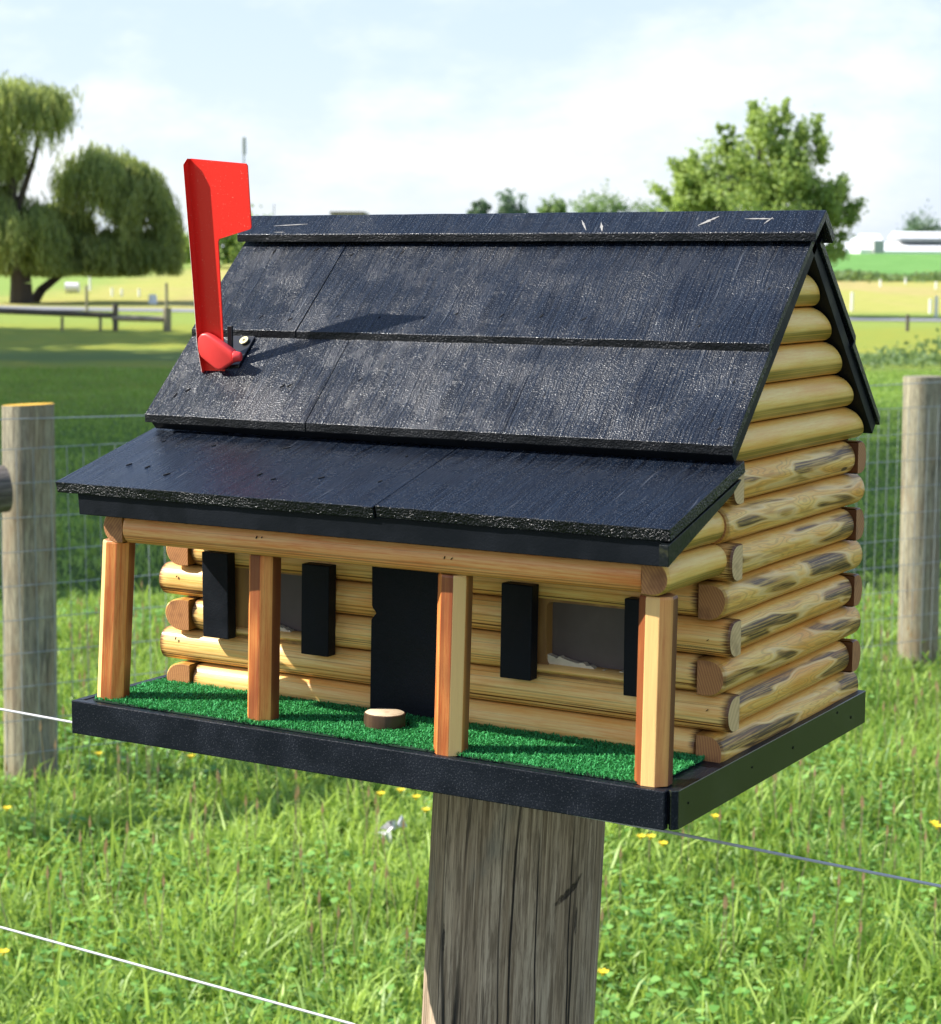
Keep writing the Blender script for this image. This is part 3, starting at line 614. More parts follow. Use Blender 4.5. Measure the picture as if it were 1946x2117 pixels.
# flange: rows from crease (x_r) to groove to outer edge (x_l); recessed at the outer side
zs = [.2768, .30, .33, .36, .39, .42, .4340, .4430, .4490, .4560, .4606]
def crease(z):
    pts = [(.0488, .2768), (.0486, .2780), (.0545, .3600), (.0594, .4400), (.0606, .4580), (.0628, .4607)]
    for (x0, z0), (x1, z1) in zip(pts, pts[1:]):
        if z <= z1: return x0 + (x1 - x0) * (z - z0) / (z1 - z0)
    return pts[-1][0]
def left(z): 
    x = .0434 + (.0556 - .0434) * (z - .2768) / (.458 - .2768)
    if z < .279: x += .0016
    if z > .456: x += .0036 * (z - .456) / .0046
    return x
rows = []; rows2 = []
for i_, z in enumerate(zs):
    xr, xl = crease(z), left(z); w = xr - xl
    row = [fpt(xr - a_, z + .0008 * q_, .0078 * q_ * (.55 if i_ in (0, len(zs) - 1) else 1)) for a_, q_ in ((0, 0), (.0001, .12), (.0006, .45), (.0004, .55), (.0002, .92), (-.0002, 1.0))]
    rows.append(row); rows2.append([p + Vector((-.0007, .0006, 0)) for p in row])
# the silhouette follows the view of the photographed flag: shift so that the recessed edge keeps its outline
g.grid(rows, 0); g.grid([r for r in rows2], 0)
for i in range(len(zs) - 1): g.face([rows[i][-1], rows[i + 1][-1], rows2[i + 1][-1], rows2[i][-1]], 1)
g.face(rows[0] + rows2[0][::-1], 0); g.face(rows[-1] + rows2[-1][::-1], 0)
flag = cab(g, 'flag', ['red', 'flag_edge'], weld=False)
# knob: a moulded red wedge over the pivot
g = Geo(); kp = [(.0500, .3030), (.0515, .3090), (.0555, .3125), (.0610, .3130), (.0665, .3105), (.0870, .2985), (.0885, .2955), (.0880, .2895), (.0860, .2875), (.0740, .2812), (.0700, .2805), (.0660, .2820), (.0520, .2920), (.0503, .2960)]
poly_plate(g, kp, .0078, .0075, 0, 0); kn = cab(g, 'flag_knob', 'red_plastic', flag, bevel=.0022, segs=3, smooth=True)
g = Geo(); g.tube(fpt(.0870, .2930, .0055), fpt(.0940, .2925, .0030), .0052, .0038, 14); cab(g, 'pivot_stub', 'red_plastic', flag, bevel=.0012, smooth=True)
# bracket: plate lying on the roof, upright ear and base block
def rl(x, y, off=.0006): return Vector((x, y, y + .1516 + off * 1.41))
g = Geo(); q = [(.0560, .1270), (.0843, .1300), (.0843, .1540), (.0560, .1540)]
top = [rl(x, y, .0022) for x, y in q]; bot = [rl(x, y, .0002) for x, y in q]
g.face(top); g.face(bot[::-1])
for i in range(4): g.face([top[i], top[(i + 1) % 4], bot[(i + 1) % 4], bot[i]])
br = cab(g, 'flag_bracket', 'bracket', flag, bevel=.0005)
g = Geo(); g.box((.0690, .1335, .2790), (.0740, .1360, .3180)); g.box((.0520, .1285, .2760), (.0740, .1330, .2850)); cab(g, 'bracket_ear', 'bracket', flag, bevel=.0005)
g = Geo(); nn = Vector((0, -1, 1)).normalized(); sc = rl(.0766, .1490, .0022); g.tube(sc, sc + nn * .0024, .0030, .0044, 20, mcap=0)
sw = cab(g, 'bracket_screw', 'screw', flag, smooth=False, bevel=.0002)
g = Geo(); a_ = nn.orthogonal().normalized(); b_ = nn.cross(a_); cc = sc + nn * .00265
g.face([cc + (a_ * math.cos(i * math.pi / 6) + b_ * math.sin(i * math.pi / 6)) * (.0017 if i % 2 else .0010) for i in range(12)]); cab(g, 'screw_recess', 'screwhole', flag)

# ================================================================== POSTS, WIRES, FENCE
def round_post(name, top, bot, r, mat, label, cat='post', group=None, capmat=None, topcut=0.0, rings=26, nseg=40, rough=.0022):
    t = Vector(top); b = Vector(bot); g = Geo(); rows = []; L = (t - b).length; sd = random.random() * 30
    for i in range(rings + 1):
        f = i / rings; c = b.lerp(t, f); row = []
        for j in range(nseg):
            a = 2 * math.pi * j / nseg; dx, dy = math.cos(a), math.sin(a)
            rr = r * (1.03 - .04 * f) + rough * (mnoise.noise(Vector((dx * 3, dy * 3, f * 1.2 + sd))) * 1.2 + mnoise.noise(Vector((dx * 11, dy * 11, f * 1.5 + sd))) * .8)
            z = c.z + (topcut * dx * r if i == rings else 0)
            row.append((c.x + dx * rr, c.y + dy * rr, z))
        rows.append(row)
    g.grid(rows, 0, lambda i, j: (i / rings * L, j / nseg * 2 * math.pi * r), True); g.face(rows[-1], 1)
    o = g.build(name, [mat, capmat or mat], None, smooth=True); return tag(o, label, cat, group)
lean = Vector((-.0372, -.0220, 1.0 * 0))
tp = Vector((.3135, .2360, Z0 - .0262)); bt = tp + Vector((-.0372 * 1.29, -.022 * 1.29, -1.29))
mp = round_post('wooden_post', tp, bt, .0775, 'oldpost', 'thick weathered grey round post with long cracks carrying the cabin mailbox', 'post', rings=60, nseg=72, rough=.0030)
# mesh fence line
lp_b = at(62 + 3, 1660, 6.0); rp_b = at(1897, 1390, 7.9)
lpx, rpx = Vector((lp_b[0], lp_b[1], 0)), Vector((rp_b[0], rp_b[1], 0))
lt = Vector(at(58, 836, 6.0)); rt = Vector(at(1909, 778, 7.9))
round_post('fence_post', (lt.x, lt.y, lt.z), (lpx.x, lpx.y, -.05), .0795, 'farpost', 'round fence post with orange lichen on its top and a log rail against it', 'post', 'posts of the mesh fence', 'moss', .05)
round_post('fence_post', (rt.x, rt.y, rt.z), (rpx.x, rpx.y, -.05), .078, 'farpost', 'round fence post with bare flat top, right of the gable end of the cabin', 'post', 'posts of the mesh fence', None, .02)
fd = (rpx - lpx).normalized(); fn = Vector((fd.y, -fd.x, 0))       # fn points towards the camera
if (Vector((CAM[0], CAM[1], 0)) - lpx).dot(fn) < 0: fn = -fn
p0 = lpx + fn * .088; Lf = (rpx - lpx).length
def fp(s, z, o=0.0): q = p0 + fd * s + fn * o; return Vector((q.x, q.y, z))
ztop = lambda s: 1.085 + (1.080 - 1.085) * s / Lf
s0, s1 = -1.4, Lf + 1.9
Vv = []; Qf = []
def wseg(a, b, r):
    i = len(Vv); d = (b - a).normalized(); u = d.orthogonal().normalized(); w = d.cross(u)
    for c in (a, b):
        for j in range(4): t = j * math.pi / 2; Vv.append(c + (u * math.cos(t) + w * math.sin(t)) * r)
    for j in range(4): Qf.append((i + j, i + (j + 1) % 4, i + 4 + (j + 1) % 4, i + 4 + j))
s = s0
while s < s1:
    wob = .006 * mnoise.noise(Vector((s * 3, 0, 0)))
    a = fp(s, .03, wob); m = fp(s + .008 * mnoise.noise(Vector((s * 5, 1, 0))), .55, .012 * mnoise.noise(Vector((s, 5, 0)))); b = fp(s, ztop(s), wob)
    wseg(a, m, .00125); wseg(m, b, .00125); s += .052
for i in range(11):
    z = 1.085 - i * .104
    if z < .02: break
    n = 46
    for j in range(n):
        sa = s0 + (s1 - s0) * j / n; sb = s0 + (s1 - s0) * (j + 1) / n
        za = z + .004 * mnoise.noise(Vector((sa * 2, i, 0))); zb2 = z + .004 * mnoise.noise(Vector((sb * 2, i, 0)))
        wseg(fp(sa, za, .002 * mnoise.noise(Vector((sa, i, 3)))), fp(sb, zb2, .002 * mnoise.noise(Vector((sb, i, 3)))), .0014)
fo = thing('wire_mesh_fence', tuple(fp(Lf / 2, 0)), 'galvanised wire mesh fence of small rectangles strung between the round posts behind the mailbox', 'fence')
bulk('mesh_panel', np.array([tuple(v) for v in Vv]), [np.array(Qf)], 'wire', None, parent=fo, origin=tuple(fo.location))
g = Geo()
for a, b in zip(range(20), range(1, 21)):
    sa, sb = s0 + (s1 - s0) * a / 20, s0 + (s1 - s0) * b / 20
    g.tube(fp(sa, 1.175 - .012 * math.sin(sa)), fp(sb, 1.175 - .012 * math.sin(sb)), .0016, n=5, cap=False)
g.build('top_wire', 'wire', fo, smooth=True, weld=False)
# log rail running off to the left of the left post
ra = Vector(at(12, 1010, 5.84)); rb = Vector(at(-700, 1090, 5.35))
g = Geo(); g.tube(ra, rb, .070, .074, 20, segs=8); o = g.build('fence_rail', 'rail', None, smooth=True)
tag(o, 'dark rounded log rail end butting against the left fence post at the photo edge', 'rail')
# electric wires
def span(name, pts, r, label):
    g = Geo()
    for a, b in zip(pts, pts[1:]): g.tube(a, b, r, n=8, cap=False)
    o = g.build(name, 'polywire', None, smooth=True, weld=True); return tag(o, label, 'wire', 'electric fence wires on the mailbox post')
span('fence_wire', [T(-1.6, .165, -.046), T(-.2455, .165, -.0695), T(.28, .158, -.0758), T(.4858, .165, -.0822), T(.7123, .165, -.0894), T(1.6, .165, -.118)], .00125, 'upper white electric wire passing just beneath the mailbox tray')
span('fence_wire', [T(-1.6, .165, -.256), T(-.2535, .165, -.2958), T(.1763, .165, -.3085), T(.275, .150, -.3115), T(1.6, .165, -.352)], .00128, 'lower white electric wire crossing the grass at the lower left')

# ================================================================== GROUND
n = 120; deps = np.concatenate([np.linspace(-12, 60, 37), np.linspace(64, 340, 70), [420, 600, 900, 1400]]); lats = np.concatenate([[-900, -300, -120], np.linspace(-60, 60, 31), [120, 300, 900]])
Vg = np.array([[*(G + RV * l + DV * d)[:2], terr(d)] for d in deps for l in lats]); nl = len(lats)
Qg = np.array([[i * nl + j, i * nl + j + 1, (i + 1) * nl + j + 1, (i + 1) * nl + j] for i in range(len(deps) - 1) for j in range(nl - 1)])
k = NT('pasture ground'); p = k.pos(); sp = k.sep(p)
dep = k.math('ADD', k.math('MULTIPLY', k.math('SUBTRACT', sp[0], float(G[0])), float(DV[0])), k.math('MULTIPLY', k.math('SUBTRACT', sp[1], float(G[1])), float(DV[1])))
lat = k.math('ADD', k.math('MULTIPLY', k.math('SUBTRACT', sp[0], float(G[0])), float(RV[0])), k.math('MULTIPLY', k.math('SUBTRACT', sp[1], float(G[1])), float(RV[1])))
big = k.noise(p, .25, 4); mid = k.noise(p, 1.3, 4); fin = k.noise(p, 9, 4); hf = k.noise(p, 70, 3)
wobd = k.math('ADD', dep, k.math('MULTIPLY', k.math('SUBTRACT', big, .5), 5.0))
lawn = k.mix(k.ramp(mid, .3, .7), (.085, .165, .030), (.125, .205, .040)); lawn = k.mix(k.ramp(fin, .45, .7, 0, .5), lawn, (.20, .24, .05))
near = k.mix(k.ramp(fin, .35, .65), (.035, .060, .014), (.075, .12, .028)); 
c = k.mix(k.ramp(dep, 8.5, 13), near, lawn)
yel = k.mix(k.ramp(mid, .35, .65), (.42, .40, .065), (.31, .37, .07)); yel = k.mix(k.ramp(fin, .5, .7, 0, .5), yel, (.50, .42, .05))
c = k.mix(k.ramp(k.math('ADD', wobd, k.math('MULTIPLY', lat, -.9)), 22, 29, 0, .75), c, yel)
c = k.mix(k.math('MULTIPLY', k.ramp(wobd, 31.5, 33.5), k.ramp(wobd, 37, 35)), c, (.17, .23, .07))
c = k.mix(k.math('MULTIPLY', k.ramp(wobd, 47, 54), .7), c, (.27, .36, .085))
tan = k.mix(k.ramp(k.noise(k.comb(lat, k.math('MULTIPLY', dep, .25)), .18, 4), .4, .7), (.44, .42, .11), (.50, .38, .17)); tan = k.mix(k.ramp(mid, .4, .7, 0, .6), tan, (.34, .36, .08))
c = k.mix(k.ramp(wobd, 63, 67), c, tan)
crop = k.mix(k.ramp(k.noise(k.comb(lat, k.math('MULTIPLY', dep, .3)), .5, 3), .4, .6), (.14, .30, .075), (.17, .34, .09))
c = k.mix(k.math('MULTIPLY', k.ramp(dep, 112, 114), k.ramp(lat, -14, -4)), c, crop)
c = k.mix(k.math('MULTIPLY', k.ramp(dep, 68, 74), k.ramp(k.math('ADD', lat, k.math('MULTIPLY', big, 6.0)), -12, -17)), c, (.26, .36, .085))
mp_ = k.out(c, .95, k.bump(k.math('ADD', fin, k.math('MULTIPLY', hf, .4)), .8, .08), spec=.1); M['ground'] = mp_
go = bulk('ground', Vg, [Qg], 'ground'); tag(go, 'green pasture rising gently to a crop field', None, None, 'structure')
# road: a narrow grey lane crossing the fields
rd = np.array([[-120, 82, 85.5], [-60, 71.5, 74.5], [-16, 64.5, 67.2], [-5, 61.0, 63.6], [12, 55.8, 58.4], [40, 49, 51.6], [120, 34, 37]]); Vr = []
for l, a, b in rd:
    for d in (a, b): q = view(l, d, float(terr(d)) + .02); Vr.append(q)
M['road'] = mat_plain('pale grey asphalt', (.26, .26, .27), .9, nscale=3, var=.3)
ro = bulk('road', np.array(Vr), [np.array([[i * 2, i * 2 + 2, i * 2 + 3, i * 2 + 1] for i in range(len(rd) - 1)])], 'road'); tag(ro, 'narrow grey lane crossing the fields', None, None, 'structure')

# ---------------- foreground grass
def hsh(x, y, s, f): return np.array([mnoise.noise(Vector((a * f, b * f, s))) for a, b in zip(x, y)])
def scatter(n, d0, d1, wf=.60):
    r = RNG.random(n); d = np.sqrt(d0 * d0 + r * (d1 * d1 - d0 * d0)); l = (RNG.random(n) - .5) * wf * d; P = G[None, :] + RV[None, :] * l[:, None] + DV[None, :] * d[:, None]; return P[:, 0], P[:, 1], l, d
nb = 135000; gx, gy, gl, gd = scatter(nb, 3.6, 9.6)
cl = hsh(gx, gy, 1, 2.1); cl2 = hsh(gx, gy, 5, 7.0); cl3 = hsh(gx, gy, 9, .8)
fade = np.clip((10.6 - gd) / 2.2, .3, 1)
hh = (.085 + .07 * np.clip(cl + .2, -.4, 1) + .05 * cl2) * fade; hh = np.clip(hh, .03, .3)
hh[RNG.random(nb) < .06] *= 1.7
V, Q, Tt, tn = blades(gx, gy, np.zeros(nb) - .005, nb, hh * .7, hh * 1.35, .0075, .8, .50, .30, 1.0)
tn = np.clip(tn + np.repeat(cl3 * .35 + cl * .2, 7), 0, 1)
go1 = bulk('tall_grass', V, [Q, Tt], 'grass', tn); tag(go1, 'lush long green grass filling the foreground below the mailbox', 'grass', None, 'stuff')
# short mown turf beyond
nb = 120000; gx, gy, gl, gd = scatter(nb, 8.6, 30, .56); cl = hsh(gx, gy, 2, .9); cl2 = hsh(gx, gy, 6, 3.1)
hh = .05 + .03 * np.clip(cl + cl2, -.5, 1)
V, Q, Tt, tn = blades(gx, gy, np.zeros(nb), nb, hh * .6, hh * 1.2, .010, .8, .42, .2, 1.0)
tn = np.clip(tn + np.repeat(cl * .3 + cl2 * .25, 7), 0, 1)
go2 = bulk('lawn_grass', V, [Q, Tt], 'grass', tn); tag(go2, 'shorter grass of the shaded pasture behind the mesh fence', 'grass', None, 'stuff')
# clover and broad leaves
def leafdiscs(x, y, z, r, n, tint, rng=RNG, tilt=.6):
    a = rng.uniform(0, 2 * np.pi, n); nz = np.stack([np.cos(a) * tilt * rng.random(n), np.sin(a) * tilt * rng.random(n), np.ones(n)], 1); nz /= np.linalg.norm(nz, axis=1)[:, None]
    u = np.cross(nz, np.array([.3, .9, .1])); u /= np.linalg.norm(u, axis=1)[:, None]; w = np.cross(nz, u); c = np.stack([x, y, z], 1); ph = rng.uniform(0, 6.28, n); P = []
    for kq in range(6):
        t = ph + kq * np.pi / 3; rr = r * (1.15 if kq % 2 else .8); P.append(c + (u * np.cos(t)[:, None] + w * np.sin(t)[:, None]) * rr[:, None])
    return np.stack(P, 1).reshape(-1, 3), np.arange(n)[:, None] * 6 + np.arange(6)
nb = 22000; gx, gy, gl, gd = scatter(nb, 3.6, 9.0); cl = hsh(gx, gy, 12, 1.7); w = hsh(gx, gy, 15, .5); keep = (cl + .5 * w > .0) ; gx, gy, cl = gx[keep], gy[keep], cl[keep]; nb = len(gx)
zc = .035 + .06 * RNG.random(nb) + .03 * cl; r = RNG.uniform(.006, .013, nb)
V, Hx = leafdiscs(gx, gy, zc, r, nb, None); tn = np.repeat(np.clip(.5 + RNG.normal(0, .28, nb), 0, 1), 6)
cv = bulk('clover', V, [Hx], 'clover', tn); tag(cv, 'patches of small round clover leaves among the grass', 'clover', None, 'stuff')
# dry stalks with seed heads
nb = 420; gx, gy, gl, gd = scatter(nb, 4.2, 8.4, .54); V = []; Fq = []
for a, b in zip(gx, gy):
    h = random.uniform(.14, .27); q = Vector((a + random.uniform(-.04, .04), b + random.uniform(-.04, .04), h)); 
    i = len(V); s_ = Vector((RV[0], RV[1], 0)) * .0011
    V += [Vector((a, b, 0)) - s_, Vector((a, b, 0)) + s_, q + s_, q - s_]; Fq.append((i, i + 1, i + 2, i + 3))
    for w_ in (Vector((RV[0], RV[1], 0)), Vector((DV[0], DV[1], 0))):
        i = len(V); w2 = w_ * .0042; V += [q - w2 * .3, q + Vector((0, 0, .014)) - w2, q + Vector((0, 0, .04)), q + Vector((0, 0, .014)) + w2]; Fq.append((i, i + 1, i + 2, i + 3))
st = bulk('grass_stalks', np.array([tuple(v) for v in V]), [np.array(Fq)], 'straw', RNG.random(len(V))); tag(st, 'dry pinkish grass seed heads on thin stalks', 'grass', None, 'stuff')

# yellow flowers: first one built, others copied
def flower():
    e = thing('yellow_flower', (0, 0, 0), 'small yellow wild flower standing in the foreground grass', 'flower', 'yellow wild flowers in the grass')
    g = Geo(); g.tube((0, 0, 0), (.004, .002, .17), .0012, .0009, 6); g.build('stem', 'stem', e)
    g = Geo(); c = Vector((.004, .002, .171))
    for i in range(7):
        a = i * 2 * math.pi / 7; d = Vector((math.cos(a), math.sin(a), .55)); s_ = Vector((-math.sin(a), math.cos(a), 0)) * .0055
        g.face([c, c + d * .009 + s_, c + d * .0145, c + d * .009 - s_]); 
    g.tube(c - Vector((0, 0, .003)), c + Vector((0, 0, .004)), .0035, .0045, 8)
    g.build('petals', 'petal', e, weld=False); return e
fl = flower(); first = True
spots = [(787, 1665), (828, 1657), (877, 1650), (860, 1672), (380, 1570), (395, 1585), (1325, 1757), (1345, 1757), (1370, 1772), (1410, 1722), (1478, 1712), (1930, 1725), (1937, 1732), (1246, 2058), (8, 2018), (205, 1580), (880, 1700), (15, 1700)]
for u, v in spots:
    dd = (1.65 - .17) / ((v - 539) / F); q = at(u, v, dd)
    if first: o = fl; first = False
    else:
        o = fl.copy(); COL.objects.link(o)
        for ch in list(fl.children): c_ = ch.copy(); COL.objects.link(c_); c_.parent = o
    o.location = (q[0] - .004, q[1] - .002, 0); o.rotation_euler = (0, 0, 0)
# litter
q = at(808, 1765, 5.35); g = Geo(); 
for i in range(7):
    c = Vector((q[0] + random.uniform(-.03, .03), q[1] + random.uniform(-.03, .03), .06 + random.uniform(0, .05)))
    pts = [c + Vector((random.uniform(-.028, .028), random.uniform(-.028, .028), random.uniform(-.02, .028))) for _ in range(4)]
    g.face([pts[0], pts[1], pts[2]]); g.face([pts[0], pts[2], pts[3]]); g.face([pts[1], pts[3], pts[2]])
o = g.build('litter', 'paper', None, weld=False); tag(o, 'scrap of crumpled white litter lying in the long grass left of the mailbox post', 'litter')

# ================================================================== TREES
def cards(C, sx, sy, dirs, nrm_rand, tint):
    """rhombus leaves at centres C (n,3) long axis dirs"""
    n = len(C); d = dirs / np.linalg.norm(dirs, axis=1)[:, None]; r = RNG.normal(size=(n, 3)); s = np.cross(d, r); s /= np.linalg.norm(s, axis=1)[:, None] + 1e-9
    V = np.stack([C - d * sy[:, None], C + s * sx[:, None], C + d * sy[:, None], C - s * sx[:, None]], 1).reshape(-1, 3)
    return V, np.arange(n)[:, None] * 4 + np.arange(4), np.repeat(tint, 4)
def limb_chain(g, pts, r0, r1, n=8):
    m = len(pts) - 1
    for i in range(m): g.tube(pts[i], pts[i + 1], r0 + (r1 - r0) * i / m, r0 + (r1 - r0) * (i + 1) / m, n, cap=(i == m - 1))
def willow(name, base_uv, dep, clumps, nst, label, trunk, px):
    """clumps: (u, v, ru, rv, weight) source px ellipses at tree depth; strands droop from their upper surface"""
    b = at(*base_uv, dep); bz = float(terr(dep)); e = thing(name, (b[0], b[1], bz), label, 'tree', 'weeping willows')
    C = []; D = []; Tn = []; tw = sum(c[4] for c in clumps); up = np.array([0, 0, 1.0])
    for (u, v, ru, rv, w) in clumps:
        c = at(u, v, dep); R_ = ru * px; H = rv * px; m = int(nst * w / tw)
        sub = []
        for _ in range(max(8, int(14 * w))):
            th = random.uniform(0, 6.28); rr = math.sqrt(random.random()) * .85; hz = math.sqrt(max(0, 1 - rr * rr)) * random.uniform(.35, 1.0)
            sub.append((RV * math.cos(th) * rr + DV * math.sin(th) * rr, hz))
        for i in range(m):
            o_, hz = random.choice(sub); dd = np.random.default_rng(i * 7 + abs(int(u))).normal(0, .16, 3)
            s0_ = c + (o_ + RV * dd[0] + DV * dd[1]) * R_ + up * (hz + dd[2] * .7) * H
            lenb = H * random.uniform(.35, 1.0); k_ = 9
            tl = np.clip(.38 + (o_ @ (-RV)) * .25 + random.gauss(0, .16) + .2 * (hz - .5), 0, 1)  # strands painted lighter on the sunward side and near the top
            outw = (o_ / (np.linalg.norm(o_) + 1e-6)) * .16
            for q in range(k_):
                t = (q + random.random()) / k_; pos = s0_ + outw * R_ * t * .8 - up * lenb * (t - .10 * math.sin(t * 3))
                if pos[2] < bz + 1.0: continue
                C.append(pos + np.array([random.gauss(0, .05), random.gauss(0, .05), 0])); D.append(outw * .5 - up + np.random.default_rng(q + i).normal(0, .25, 3)); Tn.append(tl + random.gauss(0, .1))
    C = np.array(C); D = np.array(D); n = len(C); Tn = np.clip(np.array(Tn), 0, 1)
    V, Q, tt = cards(C, RNG.uniform(.018, .034, n), RNG.uniform(.09, .20, n), D, 1, Tn)
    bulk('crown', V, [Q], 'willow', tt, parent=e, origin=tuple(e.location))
    g = Geo()
    for pts, r0, r1 in trunk: limb_chain(g, [Vector(at(*p)) if len(p) == 3 else Vector(p) for p in pts], r0, r1)
    g.build('trunk', 'bark', e, smooth=True, weld=False); return e
TD = 70.0; PX = TD / F
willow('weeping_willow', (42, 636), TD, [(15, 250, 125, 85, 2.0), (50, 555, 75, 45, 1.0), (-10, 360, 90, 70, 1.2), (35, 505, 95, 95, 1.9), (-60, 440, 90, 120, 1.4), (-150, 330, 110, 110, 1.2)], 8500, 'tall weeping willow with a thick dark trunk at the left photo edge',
       [([(45, 645, TD), (44, 585, TD), (38, 520, TD), (25, 430, TD), (20, 330, TD), (18, 220, TD)], .44, .08), ([(38, 540, TD), (-40, 430, TD), (-120, 350, TD)], .26, .06), ([(30, 450, TD), (70, 330, TD), (90, 250, TD)], .14, .04)], PX)
willow('weeping_willow', (100, 630), TD + 2, [(205, 400, 92, 95, 1.9), (300, 455, 72, 100, 1.6), (145, 490, 55, 75, 1.1), (245, 530, 75, 60, 1.5), (335, 520, 45, 70, .9), (280, 365, 30, 50, .5), (190, 545, 50, 45, .8), (310, 545, 55, 45, .8), (150, 560, 60, 40, .7), (240, 570, 60, 35, .7)], 9500, 'rounded weeping willow standing just right of the tall one, behind the red flag',
       [([(62, 638, TD + 1), (85, 600, TD + 1), (125, 568, TD + 1.5), (150, 520, TD + 2), (190, 440, TD + 2.6), (210, 370, TD + 2.6)], .20, .04), ([(150, 520, TD + 2), (240, 480, TD + 2.8), (300, 430, TD + 2.8)], .10, .03)], PX)
def leafy(name, base, dep, clumps, nleaf, sz, mat, label, trunk=None, group=None, px=None, spread=.13, up=.5, cat='tree'):
    px = px or dep / F; b = at(*base, dep); bz = float(terr(dep)); e = thing(name, (b[0], b[1], bz), label, cat, group)
    C = []; D = []; Tn = []; tw = sum(c[2] * c[3] for c in clumps)
    for (u, v, ru, rv) in clumps:
        c = at(u, v, dep); R_ = ru * px; H = rv * px; nt_ = max(10, int(46 * ru * rv / tw * len(clumps) ** .5)); m = int(nleaf * ru * rv / tw / nt_)
        for _ in range(nt_):
            d = RNG.normal(size=3); d /= np.linalg.norm(d); rr = random.uniform(.35, 1.0); o_ = RV * d[0] * R_ * rr + DV * d[1] * R_ * rr + np.array([0, 0, d[2] * H * rr])
            tip = RNG.normal(size=3) * .4 + d + np.array([0, 0, up]); sp_ = spread * R_ * 2.0
            pts = c + o_ + RNG.normal(size=(m, 3)) * sp_ * .55 + tip * (RNG.random(m) * sp_ * 1.6)[:, None]
            tl = np.clip(.42 + .20 * (-(d @ RV)) + .18 * d[2] + random.gauss(0, .16), 0, 1)  # sunlight put into the tint: sunward and upper leaf clumps lighter
            C.append(pts); D.append(RNG.normal(size=(m, 3))); Tn.append(np.clip(tl + RNG.normal(0, .13, m), 0, 1))
    C = np.concatenate(C); D = np.concatenate(D); Tn = np.concatenate(Tn); n = len(C); k_ = C[:, 2] > bz + .3; C, D, Tn = C[k_], D[k_], Tn[k_]; n = len(C)
    V, Q, tt = cards(C, RNG.uniform(.5, .9, n) * sz, RNG.uniform(.8, 1.3, n) * sz, D, 1, Tn)
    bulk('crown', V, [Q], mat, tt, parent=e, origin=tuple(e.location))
    g = Geo()
    if trunk is None:
        u0 = sum(c[0] for c in clumps) / len(clumps); v1 = min(c[1] for c in clumps)
        trunk = [([(u0, None), (u0 + 2, (v1 + base[1]) / 2, dep), (u0, v1 + 5, dep)], .02 * dep / 12 + .05, .03)]
    for pts, r0, r1 in trunk:
        P3 = [Vector((b[0], b[1], bz - .1)) if p[1] is None else Vector(at(*p)) for p in pts]; limb_chain(g, P3, r0, r1)
    g.build('trunk', 'bark', e, smooth=True, weld=False); return e
MD = 60.0
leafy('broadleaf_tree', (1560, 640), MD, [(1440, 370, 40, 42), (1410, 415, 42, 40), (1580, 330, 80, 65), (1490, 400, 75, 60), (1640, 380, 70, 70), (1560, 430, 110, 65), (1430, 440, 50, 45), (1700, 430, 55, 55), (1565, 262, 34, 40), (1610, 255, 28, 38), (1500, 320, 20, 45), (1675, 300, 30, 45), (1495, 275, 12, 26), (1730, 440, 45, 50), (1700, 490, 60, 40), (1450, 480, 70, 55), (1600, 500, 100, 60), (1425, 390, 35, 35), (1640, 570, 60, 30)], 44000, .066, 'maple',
      'broad leafy green tree with an uneven crown standing behind the right end of the roof',
      [([(1560, None), (1562, 560, MD), (1565, 450, MD), (1570, 330, MD), (1575, 250, MD)], .17, .03), ([(1562, 540, MD), (1490, 430, MD), (1450, 390, MD)], .09, .02), ([(1563, 520, MD), (1640, 430, MD), (1700, 400, MD)], .09, .02), ([(1565, 440, MD), (1510, 340, MD)], .06, .02), ([(1566, 430, MD), (1640, 320, MD)], .06, .02)], spread=.13, up=.75)
for i, (u, v, ru, rv, dp, mt, lab) in enumerate([
    (990, 432, 18, 17, 320, 'farleaf_blue', 'small round bluish tree on the horizon, leftmost above the roof ridge'),
    (1057, 428, 28, 26, 320, 'farleaf_blue', 'taller rounded bluish tree on the horizon, second from the left above the ridge'),
    (1142, 432, 26, 14, 240, 'farleaf', 'low bright green treetop between the bluish trees and the pale green spiky one'),
    (1242, 432, 52, 20, 230, 'farleaf', 'wide pale green spiky treetop just above the ridge left of the broad tree'),
    (1345, 445, 45, 18, 230, 'farleaf', 'low green treetop peeping over the ridge at the foot of the broad tree'),
    (1908, 470, 40, 14, 420, 'farleaf_blue', 'dark rounded treetop rising behind the long white barns')]):
    leafy('distant_tree', (u, 520, ), dp, [(u, v, ru, rv), (u - ru * .5, v + rv * .5, ru * .5, rv * .7), (u + ru * .5, v + rv * .4, ru * .5, rv * .7), (u, v + rv * 1.2, ru * .9, rv), (u, v + rv * 2.4, ru * .8, rv)], 2600, .30 if dp > 300 else .20, mt, lab, None, 'trees on the horizon', spread=.13, up=.1)
leafy('distant_tree', (440, 560), 130, [(440, 500, 40, 50), (400, 520, 40, 45), (480, 520, 60, 45), (540, 530, 50, 40)], 7000, .16, 'maple', 'dark green bushy tree seen under the red flag left of the roof', None, 'trees on the horizon', spread=.18)
leafy('distant_tree', (-30, 590), 120, [(-20, 560, 40, 28), (30, 565, 30, 20)], 2600, .16, 'farleaf_blue', 'hazy grey green bush seen behind the thick willow trunk', None, 'trees on the horizon', spread=.18)
